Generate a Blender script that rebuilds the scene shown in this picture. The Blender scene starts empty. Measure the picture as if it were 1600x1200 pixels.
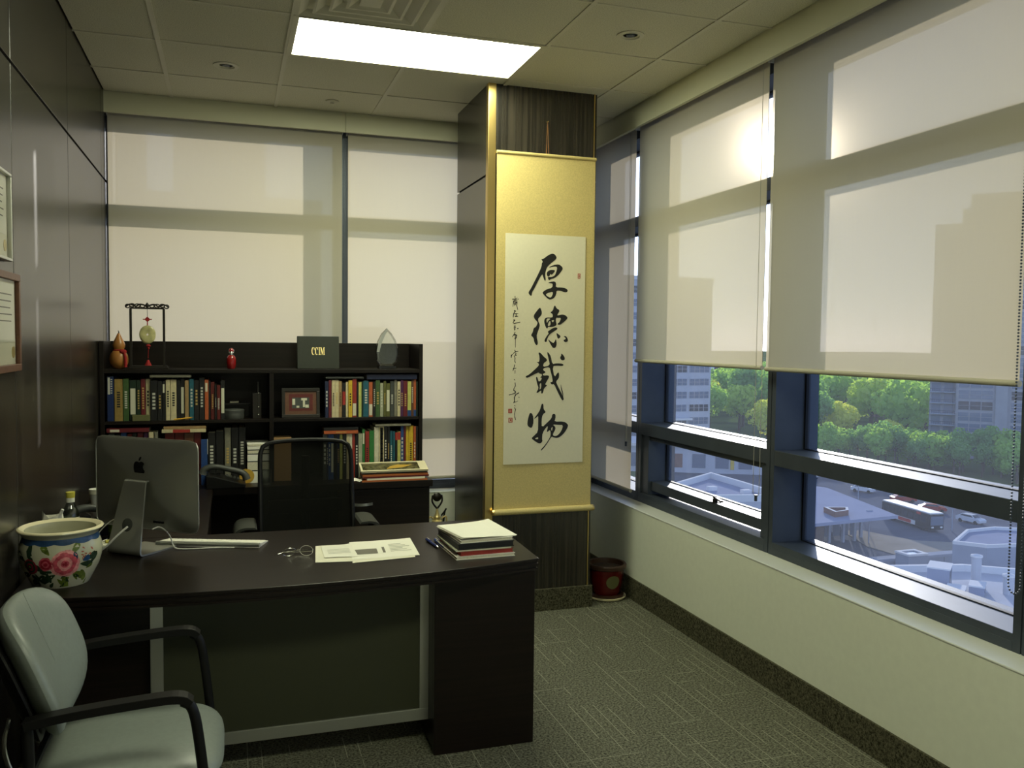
import bpy, math, random
from mathutils import Vector, Matrix

S = bpy.context.scene
COL = S.collection
PI = math.pi

# ------------------------------------------------------------------ camera, sky, sun, exposure
yaw, pitch, roll = math.radians(18.187), math.radians(-2.903), math.radians(0.633)
fwd = Vector((math.sin(yaw) * math.cos(pitch), math.cos(yaw) * math.cos(pitch), math.sin(pitch)))
rgt = Vector((math.cos(yaw), -math.sin(yaw), 0.0))
upv = rgt.cross(fwd)
r2 = rgt * math.cos(roll) + upv * math.sin(roll)
u2 = upv * math.cos(roll) - rgt * math.sin(roll)
cam_data = bpy.data.cameras.new('camera')
cam = bpy.data.objects.new('camera', cam_data)
COL.objects.link(cam)
cam.matrix_world = Matrix(((r2.x, u2.x, -fwd.x, 0), (r2.y, u2.y, -fwd.y, 0), (r2.z, u2.z, -fwd.z, 1.6), (0, 0, 0, 1)))
cam_data.sensor_width = 36.0
cam_data.lens = 36.0 * 1339.5 / 1600.0
cam_data.clip_start, cam_data.clip_end = 0.02, 4000
S.camera = cam

SUN_DIR = Vector((0.5695, 0.7943, 0.2103)).normalized()
world = bpy.data.worlds.new('sky')
S.world = world
world.use_nodes = True
wn = world.node_tree
wn.nodes.clear()
w_out = wn.nodes.new('ShaderNodeOutputWorld')
w_bg = wn.nodes.new('ShaderNodeBackground')
w_sky = wn.nodes.new('ShaderNodeTexSky')
w_sky.sky_type = 'NISHITA'
w_sky.sun_disc = False
w_sky.sun_elevation = math.asin(SUN_DIR.z)
w_sky.sun_rotation = math.atan2(SUN_DIR.x, SUN_DIR.y)
w_sky.altitude = 100
w_sky.air_density, w_sky.dust_density, w_sky.ozone_density = 1.0, 0.5, 3.0
SKY_STRENGTH = 0.24
SUN_STRENGTH = 4.6
TROFFER_STRENGTH = 25.0
EXPOSURE = 0.0
w_bg.inputs['Strength'].default_value = SKY_STRENGTH
w_hs = wn.nodes.new('ShaderNodeHueSaturation')      # hazy day, camera balanced for the warm room light
w_hs.inputs['Saturation'].default_value = 0.5
w_mx = wn.nodes.new('ShaderNodeMix'); w_mx.data_type = 'RGBA'; w_mx.blend_type = 'MULTIPLY'
w_mx.inputs['Factor'].default_value = 1.0
w_mx.inputs['B'].default_value = (0.80, 0.95, 1.34, 1)
wn.links.new(w_sky.outputs[0], w_hs.inputs['Color'])
wn.links.new(w_hs.outputs[0], w_mx.inputs['A'])
wn.links.new(w_mx.outputs['Result'], w_bg.inputs[0])
wn.links.new(w_bg.outputs[0], w_out.inputs[0])

sun_data = bpy.data.lights.new('sun', 'SUN')
sun_data.energy = SUN_STRENGTH
sun_data.angle = math.radians(0.6)
sun_data.color = (1.0, 0.93, 0.84)
sun = bpy.data.objects.new('sun', sun_data)
COL.objects.link(sun)
sun.rotation_euler = (-SUN_DIR).to_track_quat('-Z', 'Y').to_euler()

S.view_settings.view_transform = 'Standard'
S.view_settings.look = 'None'
S.view_settings.gamma = 1.0
S.view_settings.use_curve_mapping = False
S.view_settings.exposure = EXPOSURE
try:
    S.cycles.use_denoising = True
    S.cycles.max_bounces = 10
    S.cycles.diffuse_bounces = 5
    S.cycles.glossy_bounces = 4
    S.cycles.transmission_bounces = 8
    S.cycles.transparent_max_bounces = 16
    S.cycles.sample_clamp_indirect = 8.0
    S.cycles.caustics_reflective = False
    S.cycles.caustics_refractive = False
except Exception:
    pass

# ------------------------------------------------------------------ materials
def srgb(r, g, b):
    f = lambda c: (c / 255.0 / 12.92) if c / 255.0 <= 0.04045 else ((c / 255.0 + 0.055) / 1.055) ** 2.4
    return (f(r), f(g), f(b))
MATS = {}
def new_mat(name):
    m = bpy.data.materials.new(name)
    m.use_nodes = True
    MATS[name] = m
    return m, m.node_tree, m.node_tree.nodes['Principled BSDF']
def mat(name, col, rough=0.5, metal=0.0, spec=0.5, noise=0.0, nscale=40.0, bump=0.0, coat=0.0, trans=0.0, ior=1.45, emit=0.0):
    if name in MATS:
        return MATS[name]
    m, t, b = new_mat(name)
    b.inputs['Base Color'].default_value = (*col, 1)
    b.inputs['Roughness'].default_value = rough
    b.inputs['Metallic'].default_value = metal
    b.inputs['Specular IOR Level'].default_value = spec
    b.inputs['IOR'].default_value = ior
    b.inputs['Transmission Weight'].default_value = trans
    if coat:
        b.inputs['Coat Weight'].default_value = coat
        b.inputs['Coat Roughness'].default_value = 0.15
    if emit:
        b.inputs['Emission Color'].default_value = (*col, 1)
        b.inputs['Emission Strength'].default_value = emit
    if noise or bump:
        tc = t.nodes.new('ShaderNodeTexCoord')
        n = t.nodes.new('ShaderNodeTexNoise')
        n.inputs['Scale'].default_value = nscale
        n.inputs['Detail'].default_value = 4
        t.links.new(tc.outputs['Object'], n.inputs['Vector'])
        if noise:
            r = t.nodes.new('ShaderNodeValToRGB')
            r.color_ramp.elements[0].position = 0.3
            r.color_ramp.elements[1].position = 0.7
            r.color_ramp.elements[0].color = (*[c * (1 - noise) for c in col], 1)
            r.color_ramp.elements[1].color = (*[min(1, c * (1 + noise)) for c in col], 1)
            t.links.new(n.outputs['Fac'], r.inputs[0])
            t.links.new(r.outputs[0], b.inputs['Base Color'])
        if bump:
            bp = t.nodes.new('ShaderNodeBump')
            bp.inputs['Strength'].default_value = bump
            bp.inputs['Distance'].default_value = 0.002
            t.links.new(n.outputs['Fac'], bp.inputs['Height'])
            t.links.new(bp.outputs[0], b.inputs['Normal'])
    return m

def wood_mat(name, dark, light, rough, scale=(70, 70, 1.1), streak=0.62, coat=0.0, spec=0.5):
    m, t, b = new_mat(name)
    tc = t.nodes.new('ShaderNodeTexCoord')
    mp = t.nodes.new('ShaderNodeMapping')
    mp.inputs['Scale'].default_value = scale
    n = t.nodes.new('ShaderNodeTexNoise')
    n.inputs['Scale'].default_value = 1.0
    n.inputs['Detail'].default_value = 6
    n.inputs['Roughness'].default_value = 0.65
    r = t.nodes.new('ShaderNodeValToRGB')
    r.color_ramp.elements[0].position = 0.38
    r.color_ramp.elements[1].position = streak + 0.14
    r.color_ramp.elements[0].color = (*dark, 1)
    r.color_ramp.elements[1].color = (*light, 1)
    t.links.new(tc.outputs['Object'], mp.inputs[0])
    t.links.new(mp.outputs[0], n.inputs['Vector'])
    t.links.new(n.outputs['Fac'], r.inputs[0])
    t.links.new(r.outputs[0], b.inputs['Base Color'])
    b.inputs['Roughness'].default_value = rough
    b.inputs['Specular IOR Level'].default_value = spec
    if coat:
        b.inputs['Coat Weight'].default_value = coat
        b.inputs['Coat Roughness'].default_value = 0.12
    return m

wood_mat('panel_wood', (0.008, 0.007, 0.0055), (0.060, 0.050, 0.036), 0.27, streak=0.66, spec=0.7)
wood_mat('desk_wood', (0.0050, 0.0030, 0.0022), (0.013, 0.0075, 0.0055), 0.36, scale=(1.2, 60, 60), spec=0.30)
wood_mat('case_wood', (0.0050, 0.0033, 0.0024), (0.013, 0.0085, 0.006), 0.40, scale=(1.2, 60, 60), spec=0.28)
mat('reveal_black', (0.004, 0.004, 0.004), 0.7)
mat('wall_paint', (0.76, 0.78, 0.66), 0.55, noise=0.02, nscale=30, bump=0.05)
mat('sill_paint', (0.70, 0.71, 0.66), 0.4)
mat('soffit_paint', (0.74, 0.73, 0.56), 0.55)
mat('tbar', (0.66, 0.64, 0.52), 0.5)
mat('frame_metal', (0.066, 0.080, 0.104), 0.46, metal=0.45, spec=0.6, noise=0.1, nscale=8)
mat('gasket', (0.006, 0.008, 0.012), 0.6)
mat('brass', (0.72, 0.53, 0.20), 0.30, metal=1.0)
mat('aluminium', (0.55, 0.56, 0.52), 0.36, metal=0.9)
mat('imac_alu', (0.42, 0.42, 0.38), 0.42, metal=0.9)
mat('chrome', (0.75, 0.75, 0.74), 0.12, metal=1.0)
mat('black_plastic', (0.006, 0.006, 0.006), 0.42, spec=0.25)
mat('black_gloss', (0.006, 0.006, 0.006), 0.12)
mat('dark_grey_plastic', (0.055, 0.058, 0.052), 0.45)
mat('white_plastic', (0.78, 0.77, 0.70), 0.35)
mat('paper', (0.80, 0.77, 0.62), 0.75, noise=0.03, nscale=9)
mat('paper_edge', (0.66, 0.62, 0.46), 0.8, noise=0.15, nscale=300)
mat('white_paper', (0.84, 0.82, 0.72), 0.75)
mat('ink', (0.012, 0.011, 0.008), 0.65)
mat('ink_grey', (0.16, 0.15, 0.12), 0.7)
mat('seal_red', (0.42, 0.05, 0.03), 0.7, noise=0.3, nscale=300)
mat('silk_gold', (0.60, 0.48, 0.19), 0.5, noise=0.10, nscale=160, bump=0.12)
mat('rice_paper', (0.74, 0.69, 0.50), 0.75, noise=0.02, nscale=60)
mat('red_gloss', (0.26, 0.008, 0.008), 0.14, coat=0.6)
mat('red_thread', (0.30, 0.012, 0.012), 0.8)
mat('gourd_skin', (0.36, 0.15, 0.035), 0.32, noise=0.22, nscale=18)
mat('jade', (0.50, 0.46, 0.22), 0.18, noise=0.25, nscale=30)
mat('dark_bronze', (0.012, 0.009, 0.006), 0.35)
mat('leather_green', (0.015, 0.019, 0.012), 0.5, bump=0.3, nscale=200)
mat('gold_foil', (0.80, 0.65, 0.28), 0.3, metal=0.6)
mat('grey_vinyl', (0.20, 0.225, 0.205), 0.38, noise=0.05, nscale=60, bump=0.12)
mat('frosted', (0.042, 0.045, 0.027), 0.28, spec=0.4)
mat('soil', (0.045, 0.028, 0.016), 0.9, noise=0.5, nscale=80, bump=1.0)
mat('ceramic_red', (0.10, 0.006, 0.006), 0.22, noise=0.15, nscale=20)
mat('ceramic_rim', (0.055, 0.028, 0.018), 0.35)
mat('cream_ceramic', (0.82, 0.74, 0.50), 0.25)
mat('porcelain', (0.46, 0.45, 0.33), 0.16, noise=0.08, nscale=12)
mat('porcelain_blue', (0.02, 0.06, 0.15), 0.18, noise=0.5, nscale=14)
mat('peony_pink', (0.46, 0.07, 0.10), 0.25, noise=0.4, nscale=70)
mat('peony_light', (0.66, 0.26, 0.26), 0.25, noise=0.3, nscale=70)
mat('peony_dark', (0.25, 0.015, 0.03), 0.25)
mat('leaf_paint', (0.10, 0.14, 0.02), 0.25, noise=0.5, nscale=60)
mat('leaf_paint_dark', (0.015, 0.035, 0.015), 0.25)
mat('rust_paint', (0.30, 0.06, 0.025), 0.3)
mat('cardboard', (0.34, 0.20, 0.085), 0.75)
mat('green_card', (0.13, 0.13, 0.05), 0.75)
mat('pencil_yellow', (0.70, 0.40, 0.05), 0.5)
mat('blue_ink_plastic', (0.02, 0.035, 0.16), 0.25)
mat('yellow_cap', (0.62, 0.55, 0.08), 0.4)
mat('orange_folder', (0.42, 0.12, 0.03), 0.6)
mat('photo_print', (0.10, 0.09, 0.04), 0.25, noise=0.9, nscale=30)
mat('amber', (0.55, 0.34, 0.05), 0.3)
mat('silver_bead', (0.7, 0.7, 0.62), 0.25, metal=1.0)

def clear_glass(name, tint=(0.97, 0.98, 0.97), gloss=0.06, film=0.0):
    m = bpy.data.materials.new(name)
    m.use_nodes = True
    t = m.node_tree
    t.nodes.clear()
    o = t.nodes.new('ShaderNodeOutputMaterial')
    tr = t.nodes.new('ShaderNodeBsdfTransparent')
    tr.inputs[0].default_value = (*tint, 1)
    gl = t.nodes.new('ShaderNodeBsdfGlossy')
    gl.inputs['Roughness'].default_value = 0.02
    lw = t.nodes.new('ShaderNodeLayerWeight')
    lw.inputs[0].default_value = 0.25
    mul = t.nodes.new('ShaderNodeMath')
    mul.operation = 'MULTIPLY_ADD'
    mul.inputs[1].default_value = 0.45
    mul.inputs[2].default_value = gloss
    mx = t.nodes.new('ShaderNodeMixShader')
    t.links.new(lw.outputs['Fresnel'], mul.inputs[0])
    t.links.new(mul.outputs[0], mx.inputs[0])
    t.links.new(tr.outputs[0], mx.inputs[1])
    t.links.new(gl.outputs[0], mx.inputs[2])
    last = mx
    if film:                                   # pale blue veil mixed into the panes for the haze outside
        tl = t.nodes.new('ShaderNodeBsdfTranslucent')
        tl.inputs[0].default_value = (0.80, 0.88, 1.0, 1)
        m2 = t.nodes.new('ShaderNodeMixShader')
        m2.inputs[0].default_value = film
        t.links.new(mx.outputs[0], m2.inputs[1])
        t.links.new(tl.outputs[0], m2.inputs[2])
        last = m2
    t.links.new(last.outputs[0], o.inputs[0])
    MATS[name] = m
    return m
clear_glass('window_glass', (0.90, 0.93, 0.95), 0.02, film=0.075)
clear_glass('picture_glass', (0.97, 0.97, 0.96), 0.05)
clear_glass('award_glass', (0.95, 0.965, 0.94), 0.10)
clear_glass('lens_glass', (0.96, 0.97, 0.96), 0.05)
clear_glass('bottle_glass', (0.55, 0.60, 0.56), 0.10)

def blind_fabric(name):
    """screen fabric of a roller blind: open weave that lets some light straight through, the yarn itself translucent"""
    m = bpy.data.materials.new(name)
    m.use_nodes = True
    t = m.node_tree
    t.nodes.clear()
    o = t.nodes.new('ShaderNodeOutputMaterial')
    tc = t.nodes.new('ShaderNodeTexCoord')
    nz = []
    for sc in ((160, 160, 5), (7, 7, 240)):
        mp = t.nodes.new('ShaderNodeMapping')
        mp.inputs['Scale'].default_value = sc
        n = t.nodes.new('ShaderNodeTexNoise')
        n.inputs['Scale'].default_value = 1.0
        n.inputs['Detail'].default_value = 2
        t.links.new(tc.outputs['Object'], mp.inputs[0])
        t.links.new(mp.outputs[0], n.inputs['Vector'])
        nz.append(n)
    add = t.nodes.new('ShaderNodeMath'); add.operation = 'ADD'
    t.links.new(nz[0].outputs['Fac'], add.inputs[0])
    t.links.new(nz[1].outputs['Fac'], add.inputs[1])
    mr = t.nodes.new('ShaderNodeMapRange')
    mr.inputs['From Min'].default_value = 0.6
    mr.inputs['From Max'].default_value = 1.4
    mr.inputs['To Min'].default_value = 0.020
    mr.inputs['To Max'].default_value = 0.036
    t.links.new(add.outputs[0], mr.inputs['Value'])
    tr = t.nodes.new('ShaderNodeBsdfTransparent')
    tr.inputs[0].default_value = (1.0, 0.96, 0.90, 1)
    df = t.nodes.new('ShaderNodeBsdfDiffuse')
    df.inputs[0].default_value = (0.62, 0.56, 0.41, 1)
    tl = t.nodes.new('ShaderNodeBsdfTranslucent')
    tl.inputs[0].default_value = (0.78, 0.69, 0.51, 1)
    rfs = []                                       # forward scatter in the yarn, spread to both sides
    for ior in (1.018, 0.983):
        rf = t.nodes.new('ShaderNodeBsdfRefraction')
        rf.inputs['Color'].default_value = (1.0, 0.88, 0.70, 1)
        rf.inputs['Roughness'].default_value = 1.0
        rf.inputs['IOR'].default_value = ior
        rfs.append(rf)
    rf = t.nodes.new('ShaderNodeMixShader'); rf.inputs[0].default_value = 0.5
    t.links.new(rfs[0].outputs[0], rf.inputs[1]); t.links.new(rfs[1].outputs[0], rf.inputs[2])
    m1 = t.nodes.new('ShaderNodeMixShader'); m1.inputs[0].default_value = 0.35
    m2 = t.nodes.new('ShaderNodeMixShader'); m2.inputs[0].default_value = 0.010
    m3 = t.nodes.new('ShaderNodeMixShader')
    t.links.new(df.outputs[0], m1.inputs[1]); t.links.new(tl.outputs[0], m1.inputs[2])
    t.links.new(m1.outputs[0], m2.inputs[1]); t.links.new(rf.outputs[0], m2.inputs[2])
    t.links.new(mr.outputs[0], m3.inputs[0])
    t.links.new(m2.outputs[0], m3.inputs[1]); t.links.new(tr.outputs[0], m3.inputs[2])
    t.links.new(m3.outputs[0], o.inputs[0])
    MATS[name] = m
blind_fabric('blind_fabric')
mat('hem_bar', (0.46, 0.43, 0.33), 0.5)

def mesh_fabric(name):
    m, t, b = new_mat(name)
    b.inputs['Base Color'].default_value = (0.006, 0.0065, 0.005, 1)
    b.inputs['Roughness'].default_value = 0.8
    b.inputs['Specular IOR Level'].default_value = 0.08
    tr = t.nodes.new('ShaderNodeBsdfTransparent')
    mx = t.nodes.new('ShaderNodeMixShader')
    mx.inputs[0].default_value = 0.16
    o = t.nodes['Material Output']
    t.links.new(b.outputs[0], mx.inputs[1])
    t.links.new(tr.outputs[0], mx.inputs[2])
    t.links.new(mx.outputs[0], o.inputs[0])
mesh_fabric('chair_mesh')

def carpet(name, base, line, lines=True):
    m, t, b = new_mat(name)
    L = t.links.new
    tc = t.nodes.new('ShaderNodeTexCoord')
    n = t.nodes.new('ShaderNodeTexNoise')
    n.inputs['Scale'].default_value = 105
    n.inputs['Detail'].default_value = 3
    n.inputs['Roughness'].default_value = 0.8
    L(tc.outputs['Object'], n.inputs['Vector'])
    r = t.nodes.new('ShaderNodeValToRGB')
    r.color_ramp.elements[0].position = 0.36
    r.color_ramp.elements[1].position = 0.66
    r.color_ramp.elements[0].color = (*[c * 0.18 for c in base], 1)
    r.color_ramp.elements[1].color = (*[c * 2.1 for c in base], 1)
    L(n.outputs['Fac'], r.inputs[0])
    col = r.outputs[0]
    if lines:
        sep = t.nodes.new('ShaderNodeSeparateXYZ')
        L(tc.outputs['Object'], sep.inputs[0])
        for axis, pitch_, sc, th in ((0, 0.052, (22, 2.6, 1), 0.53), (1, 0.095, (3.0, 14, 1), 0.62)):
            d = t.nodes.new('ShaderNodeMath'); d.operation = 'DIVIDE'; d.inputs[1].default_value = pitch_
            L(sep.outputs[axis], d.inputs[0])
            fr = t.nodes.new('ShaderNodeMath'); fr.operation = 'FRACT'
            L(d.outputs[0], fr.inputs[0])
            lt = t.nodes.new('ShaderNodeMath'); lt.operation = 'LESS_THAN'; lt.inputs[1].default_value = 0.0030 / pitch_
            L(fr.outputs[0], lt.inputs[0])
            mp = t.nodes.new('ShaderNodeMapping'); mp.inputs['Scale'].default_value = sc
            L(tc.outputs['Object'], mp.inputs[0])
            n2 = t.nodes.new('ShaderNodeTexNoise'); n2.inputs['Scale'].default_value = 1.0; n2.inputs['Detail'].default_value = 1
            L(mp.outputs[0], n2.inputs['Vector'])
            gt = t.nodes.new('ShaderNodeMath'); gt.operation = 'GREATER_THAN'; gt.inputs[1].default_value = th
            L(n2.outputs['Fac'], gt.inputs[0])
            mu = t.nodes.new('ShaderNodeMath'); mu.operation = 'MULTIPLY'
            L(lt.outputs[0], mu.inputs[0]); L(gt.outputs[0], mu.inputs[1])
            mx = t.nodes.new('ShaderNodeMix'); mx.data_type = 'RGBA'
            L(mu.outputs[0], mx.inputs['Factor'])
            L(col, mx.inputs['A'])
            mx.inputs['B'].default_value = (*line, 1)
            col = mx.outputs['Result']
    L(col, b.inputs['Base Color'])
    b.inputs['Roughness'].default_value = 0.95
    b.inputs['Specular IOR Level'].default_value = 0.1
    bp = t.nodes.new('ShaderNodeBump'); bp.inputs['Strength'].default_value = 0.6; bp.inputs['Distance'].default_value = 0.003
    L(n.outputs['Fac'], bp.inputs['Height']); L(bp.outputs[0], b.inputs['Normal'])
    return m
carpet('carpet', (0.115, 0.115, 0.085), (0.30, 0.30, 0.23))
carpet('carpet_base', (0.070, 0.066, 0.042), (0.2, 0.2, 0.15), lines=False)

def tile_mat():
    m, t, b = new_mat('ceiling_tile')
    tc = t.nodes.new('ShaderNodeTexCoord')
    n = t.nodes.new('ShaderNodeTexNoise'); n.inputs['Scale'].default_value = 220; n.inputs['Detail'].default_value = 3
    t.links.new(tc.outputs['Object'], n.inputs['Vector'])
    r = t.nodes.new('ShaderNodeValToRGB')
    r.color_ramp.elements[0].position = 0.30; r.color_ramp.elements[1].position = 0.55
    r.color_ramp.elements[0].color = (0.46, 0.45, 0.35, 1); r.color_ramp.elements[1].color = (0.72, 0.70, 0.56, 1)
    t.links.new(n.outputs['Fac'], r.inputs[0]); t.links.new(r.outputs[0], b.inputs['Base Color'])
    b.inputs['Roughness'].default_value = 0.9
    bp = t.nodes.new('ShaderNodeBump'); bp.inputs['Strength'].default_value = 0.5; bp.inputs['Distance'].default_value = 0.002
    t.links.new(n.outputs['Fac'], bp.inputs['Height']); t.links.new(bp.outputs[0], b.inputs['Normal'])
tile_mat()

def lamp_mat():
    m = bpy.data.materials.new('troffer_lens')
    m.use_nodes = True
    t = m.node_tree; t.nodes.clear()
    o = t.nodes.new('ShaderNodeOutputMaterial'); e = t.nodes.new('ShaderNodeEmission')
    e.inputs[0].default_value = (0.93, 0.96, 0.68, 1); e.inputs[1].default_value = TROFFER_STRENGTH
    t.links.new(e.outputs[0], o.inputs[0])
    MATS['troffer_lens'] = m
lamp_mat()

# ------------------------------------------------------------------ mesh helpers
class MB:
    """collects vertices and faces; build() links them as one mesh object"""
    def __init__(s):
        s.v, s.f, s.mi, s.m = [], [], [], 0
    def add(s, vs, fs):
        o = len(s.v)
        s.v += [tuple(p) for p in vs]
        s.f += [tuple(o + i for i in f) for f in fs]
        s.mi += [s.m] * len(fs)
        return s
    def box(s, x0, y0, z0, x1, y1, z1):
        if x1 < x0: x0, x1 = x1, x0
        if y1 < y0: y0, y1 = y1, y0
        if z1 < z0: z0, z1 = z1, z0
        return s.add([(x0, y0, z0), (x1, y0, z0), (x1, y1, z0), (x0, y1, z0), (x0, y0, z1), (x1, y0, z1), (x1, y1, z1), (x0, y1, z1)],
                     [(3, 2, 1, 0), (4, 5, 6, 7), (0, 1, 5, 4), (1, 2, 6, 5), (2, 3, 7, 6), (3, 0, 4, 7)])
    def bar(s, a, b, w, h, up=(0, 0, 1)):
        a, b = Vector(a), Vector(b)
        d = (b - a).normalized()
        sx = d.cross(Vector(up))
        if sx.length < 1e-5: sx = d.cross(Vector((1, 0, 0)))
        sx.normalize(); sz = sx.cross(d)
        vs = []
        for p in (a, b):
            for i, j in ((-1, -1), (1, -1), (1, 1), (-1, 1)):
                vs.append(p + sx * (i * w / 2) + sz * (j * h / 2))
        return s.add(vs, [(3, 2, 1, 0), (4, 5, 6, 7), (0, 1, 5, 4), (1, 2, 6, 5), (2, 3, 7, 6), (3, 0, 4, 7)])
    def prism(s, pts, z0, z1):
        n = len(pts)
        vs = [(x, y, z0) for x, y in pts] + [(x, y, z1) for x, y in pts]
        fs = [tuple(range(n - 1, -1, -1)), tuple(range(n, 2 * n))]
        fs += [(i, (i + 1) % n, n + (i + 1) % n, n + i) for i in range(n)]
        return s.add(vs, fs)
    def lathe(s, prof, seg=32, c=(0, 0, 0), cap=True):
        vs, fs = [], []
        n = len(prof)
        for i in range(seg):
            a = 2 * PI * i / seg
            for r, z in prof:
                vs.append((c[0] + r * math.cos(a), c[1] + r * math.sin(a), c[2] + z))
        for i in range(seg):
            j = (i + 1) % seg
            for k in range(n - 1):
                fs.append((i * n + k, j * n + k, j * n + k + 1, i * n + k + 1))
        if cap:
            if prof[0][0] > 1e-6: fs.append(tuple(i * n for i in range(seg - 1, -1, -1)))
            if prof[-1][0] > 1e-6: fs.append(tuple(i * n + n - 1 for i in range(seg)))
        return s.add(vs, fs)
    def cyl(s, c, r, h, seg=20, axis='z'):
        o = len(s.v)
        s.lathe([(r, 0), (r, h)], seg)
        for i in range(o, len(s.v)):
            x, y, z = s.v[i]
            if axis == 'x': x, y, z = z, x, y
            elif axis == 'y': x, y, z = x, z, y
            s.v[i] = (x + c[0], y + c[1], z + c[2])
        return s
    def tube(s, pts, r, seg=8, closed=False):
        P = [Vector(p) for p in pts]
        R = r if isinstance(r, (list, tuple)) else [r] * len(P)
        n = len(P); vs, fs = [], []
        up = None
        for i, p in enumerate(P):
            if closed: d = P[(i + 1) % n] - P[i - 1]
            else: d = P[min(i + 1, n - 1)] - P[max(i - 1, 0)]
            d.normalize()
            if up is None:
                up = d.orthogonal().normalized()
            else:
                up = (up - d * up.dot(d))
                up = up.normalized() if up.length > 1e-6 else d.orthogonal().normalized()
            sx = d.cross(up)
            for k in range(seg):
                a = 2 * PI * k / seg
                vs.append(p + up * (math.cos(a) * R[i]) + sx * (math.sin(a) * R[i]))
        for i in range(n if closed else n - 1):
            j = (i + 1) % n
            for k in range(seg):
                l = (k + 1) % seg
                fs.append((i * seg + k, i * seg + l, j * seg + l, j * seg + k))
        if not closed:
            fs.append(tuple(range(seg - 1, -1, -1)))
            fs.append(tuple((n - 1) * seg + k for k in range(seg)))
        return s.add(vs, fs)
    def sphere(s, c, r, seg=12, rings=8, sc=(1, 1, 1)):
        vs, fs = [], []
        for i in range(rings + 1):
            t = PI * i / rings
            for k in range(seg):
                a = 2 * PI * k / seg
                vs.append((c[0] + r * sc[0] * math.sin(t) * math.cos(a), c[1] + r * sc[1] * math.sin(t) * math.sin(a), c[2] + r * sc[2] * math.cos(t)))
        for i in range(rings):
            for k in range(seg):
                l = (k + 1) % seg
                fs.append((i * seg + k, (i + 1) * seg + k, (i + 1) * seg + l, i * seg + l))
        return s.add(vs, fs)
    def grid(s, fn, nu, nv):
        vs = [fn(i / nu, j / nv) for i in range(nu + 1) for j in range(nv + 1)]
        w = nv + 1
        return s.add(vs, [(i * w + j, (i + 1) * w + j, (i + 1) * w + j + 1, i * w + j + 1) for i in range(nu) for j in range(nv)])
    def pad(s, w, h, t, n=3.5, bend=0.0, dome=0.0, axes=((1, 0, 0), (0, 1, 0), (0, 0, 1)), c=(0, 0, 0), rings=10, seg=44, bend2=0.0):
        """a cushion: rounded outline w x h, thickness t, optionally bent"""
        ax, ay, az = (Vector(a) for a in axes)
        c = Vector(c)
        def P(r, a, side):
            ca, sa = math.cos(a), math.sin(a)
            k = (abs(ca) ** n + abs(sa) ** n) ** (-1.0 / n)
            x, y = w / 2 * r * k * ca, h / 2 * r * k * sa
            z = side * t / 2 * max(0.0, 1 - r ** 7) ** 0.5 + bend * (x / (w / 2)) ** 2 + bend2 * (y / (h / 2)) ** 2
            if side > 0: z += dome * (1 - r * r)
            return c + ax * x + ay * y + az * z
        rr = [0.0] + [math.sin((i / rings) * PI / 2) for i in range(1, rings + 1)]
        for side in (1, -1):
            vs, fs = [], []
            for r in rr:
                for k in range(seg): vs.append(P(r, 2 * PI * k / seg, side))
            for i in range(rings):
                for k in range(seg):
                    l = (k + 1) % seg
                    q = (i * seg + k, (i + 1) * seg + k, (i + 1) * seg + l, i * seg + l)
                    fs.append(q if side > 0 else q[::-1])
            s.add(vs, fs)
        return s
    def xform(s, M, start=0):
        for i in range(start, len(s.v)):
            s.v[i] = tuple(M @ Vector(s.v[i]))
        return s
    def mesh(s, name, mats, smooth=False):
        me = bpy.data.meshes.new(name)
        me.from_pydata(s.v, [], s.f)
        for m in (mats if isinstance(mats, (list, tuple)) else [mats]):
            me.materials.append(MATS[m] if isinstance(m, str) else m)
        if any(s.mi): me.polygons.foreach_set('material_index', s.mi)
        if smooth:
            me.polygons.foreach_set('use_smooth', [True] * len(me.polygons))
            try: me.set_sharp_from_angle(angle=math.radians(40))
            except Exception: pass
        me.update()
        return me
    def build(s, name, mats, parent=None, smooth=False, bevel=0.0, loc=None, rot=None):
        return place(s.mesh(name, mats, smooth), name, parent, bevel, loc, rot)

def place(me, name, parent=None, bevel=0.0, loc=None, rot=None):
    o = bpy.data.objects.new(name, me)
    COL.objects.link(o)
    o.parent = parent
    if loc is not None: o.location = loc
    if rot is not None: o.rotation_euler = rot
    if bevel:
        b = o.modifiers.new('bevel', 'BEVEL')
        b.width = bevel; b.segments = 2; b.limit_method = 'ANGLE'
        b.harden_normals = False
    return o
def tag(o, label, cat, group=None, kind=None):
    o['label'] = label
    o['category'] = cat
    if group: o['group'] = group
    if kind: o['kind'] = kind
    return o
def thing(name, label, cat, loc=(0, 0, 0), rz=0.0, group=None, kind=None):
    o = bpy.data.objects.new(name, None)
    COL.objects.link(o)
    o.empty_display_size = 0.05
    o.location = loc
    o.rotation_euler = (0, 0, rz)
    return tag(o, label, cat, group, kind)
def copy_tree(o, parent=None):
    c = o.copy()
    COL.objects.link(c)
    c.parent = parent
    for ch in list(o.children): copy_tree(ch, c)
    return c
def flat_shape(name, loops, material, parent, depth=0.0004, frame=None):
    """filled 2D outlines (holes by nesting) as a thin mesh; frame = 4x4 placing the XY plane"""
    cu = bpy.data.curves.new(name, 'CURVE')
    cu.dimensions = '2D'; cu.fill_mode = 'BOTH'; cu.extrude = depth
    for L in loops:
        sp = cu.splines.new('POLY')
        sp.points.add(len(L) - 1)
        for p, q in zip(sp.points, L): p.co = (q[0], q[1], 0, 1)
        sp.use_cyclic_u = True
    tmp = bpy.data.objects.new(name, cu)
    me = bpy.data.meshes.new_from_object(tmp)
    me.name = name
    bpy.data.objects.remove(tmp); bpy.data.curves.remove(cu)
    if frame is not None: me.transform(frame)
    me.materials.clear(); me.materials.append(MATS[material])
    return place(me, name, parent)
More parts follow.
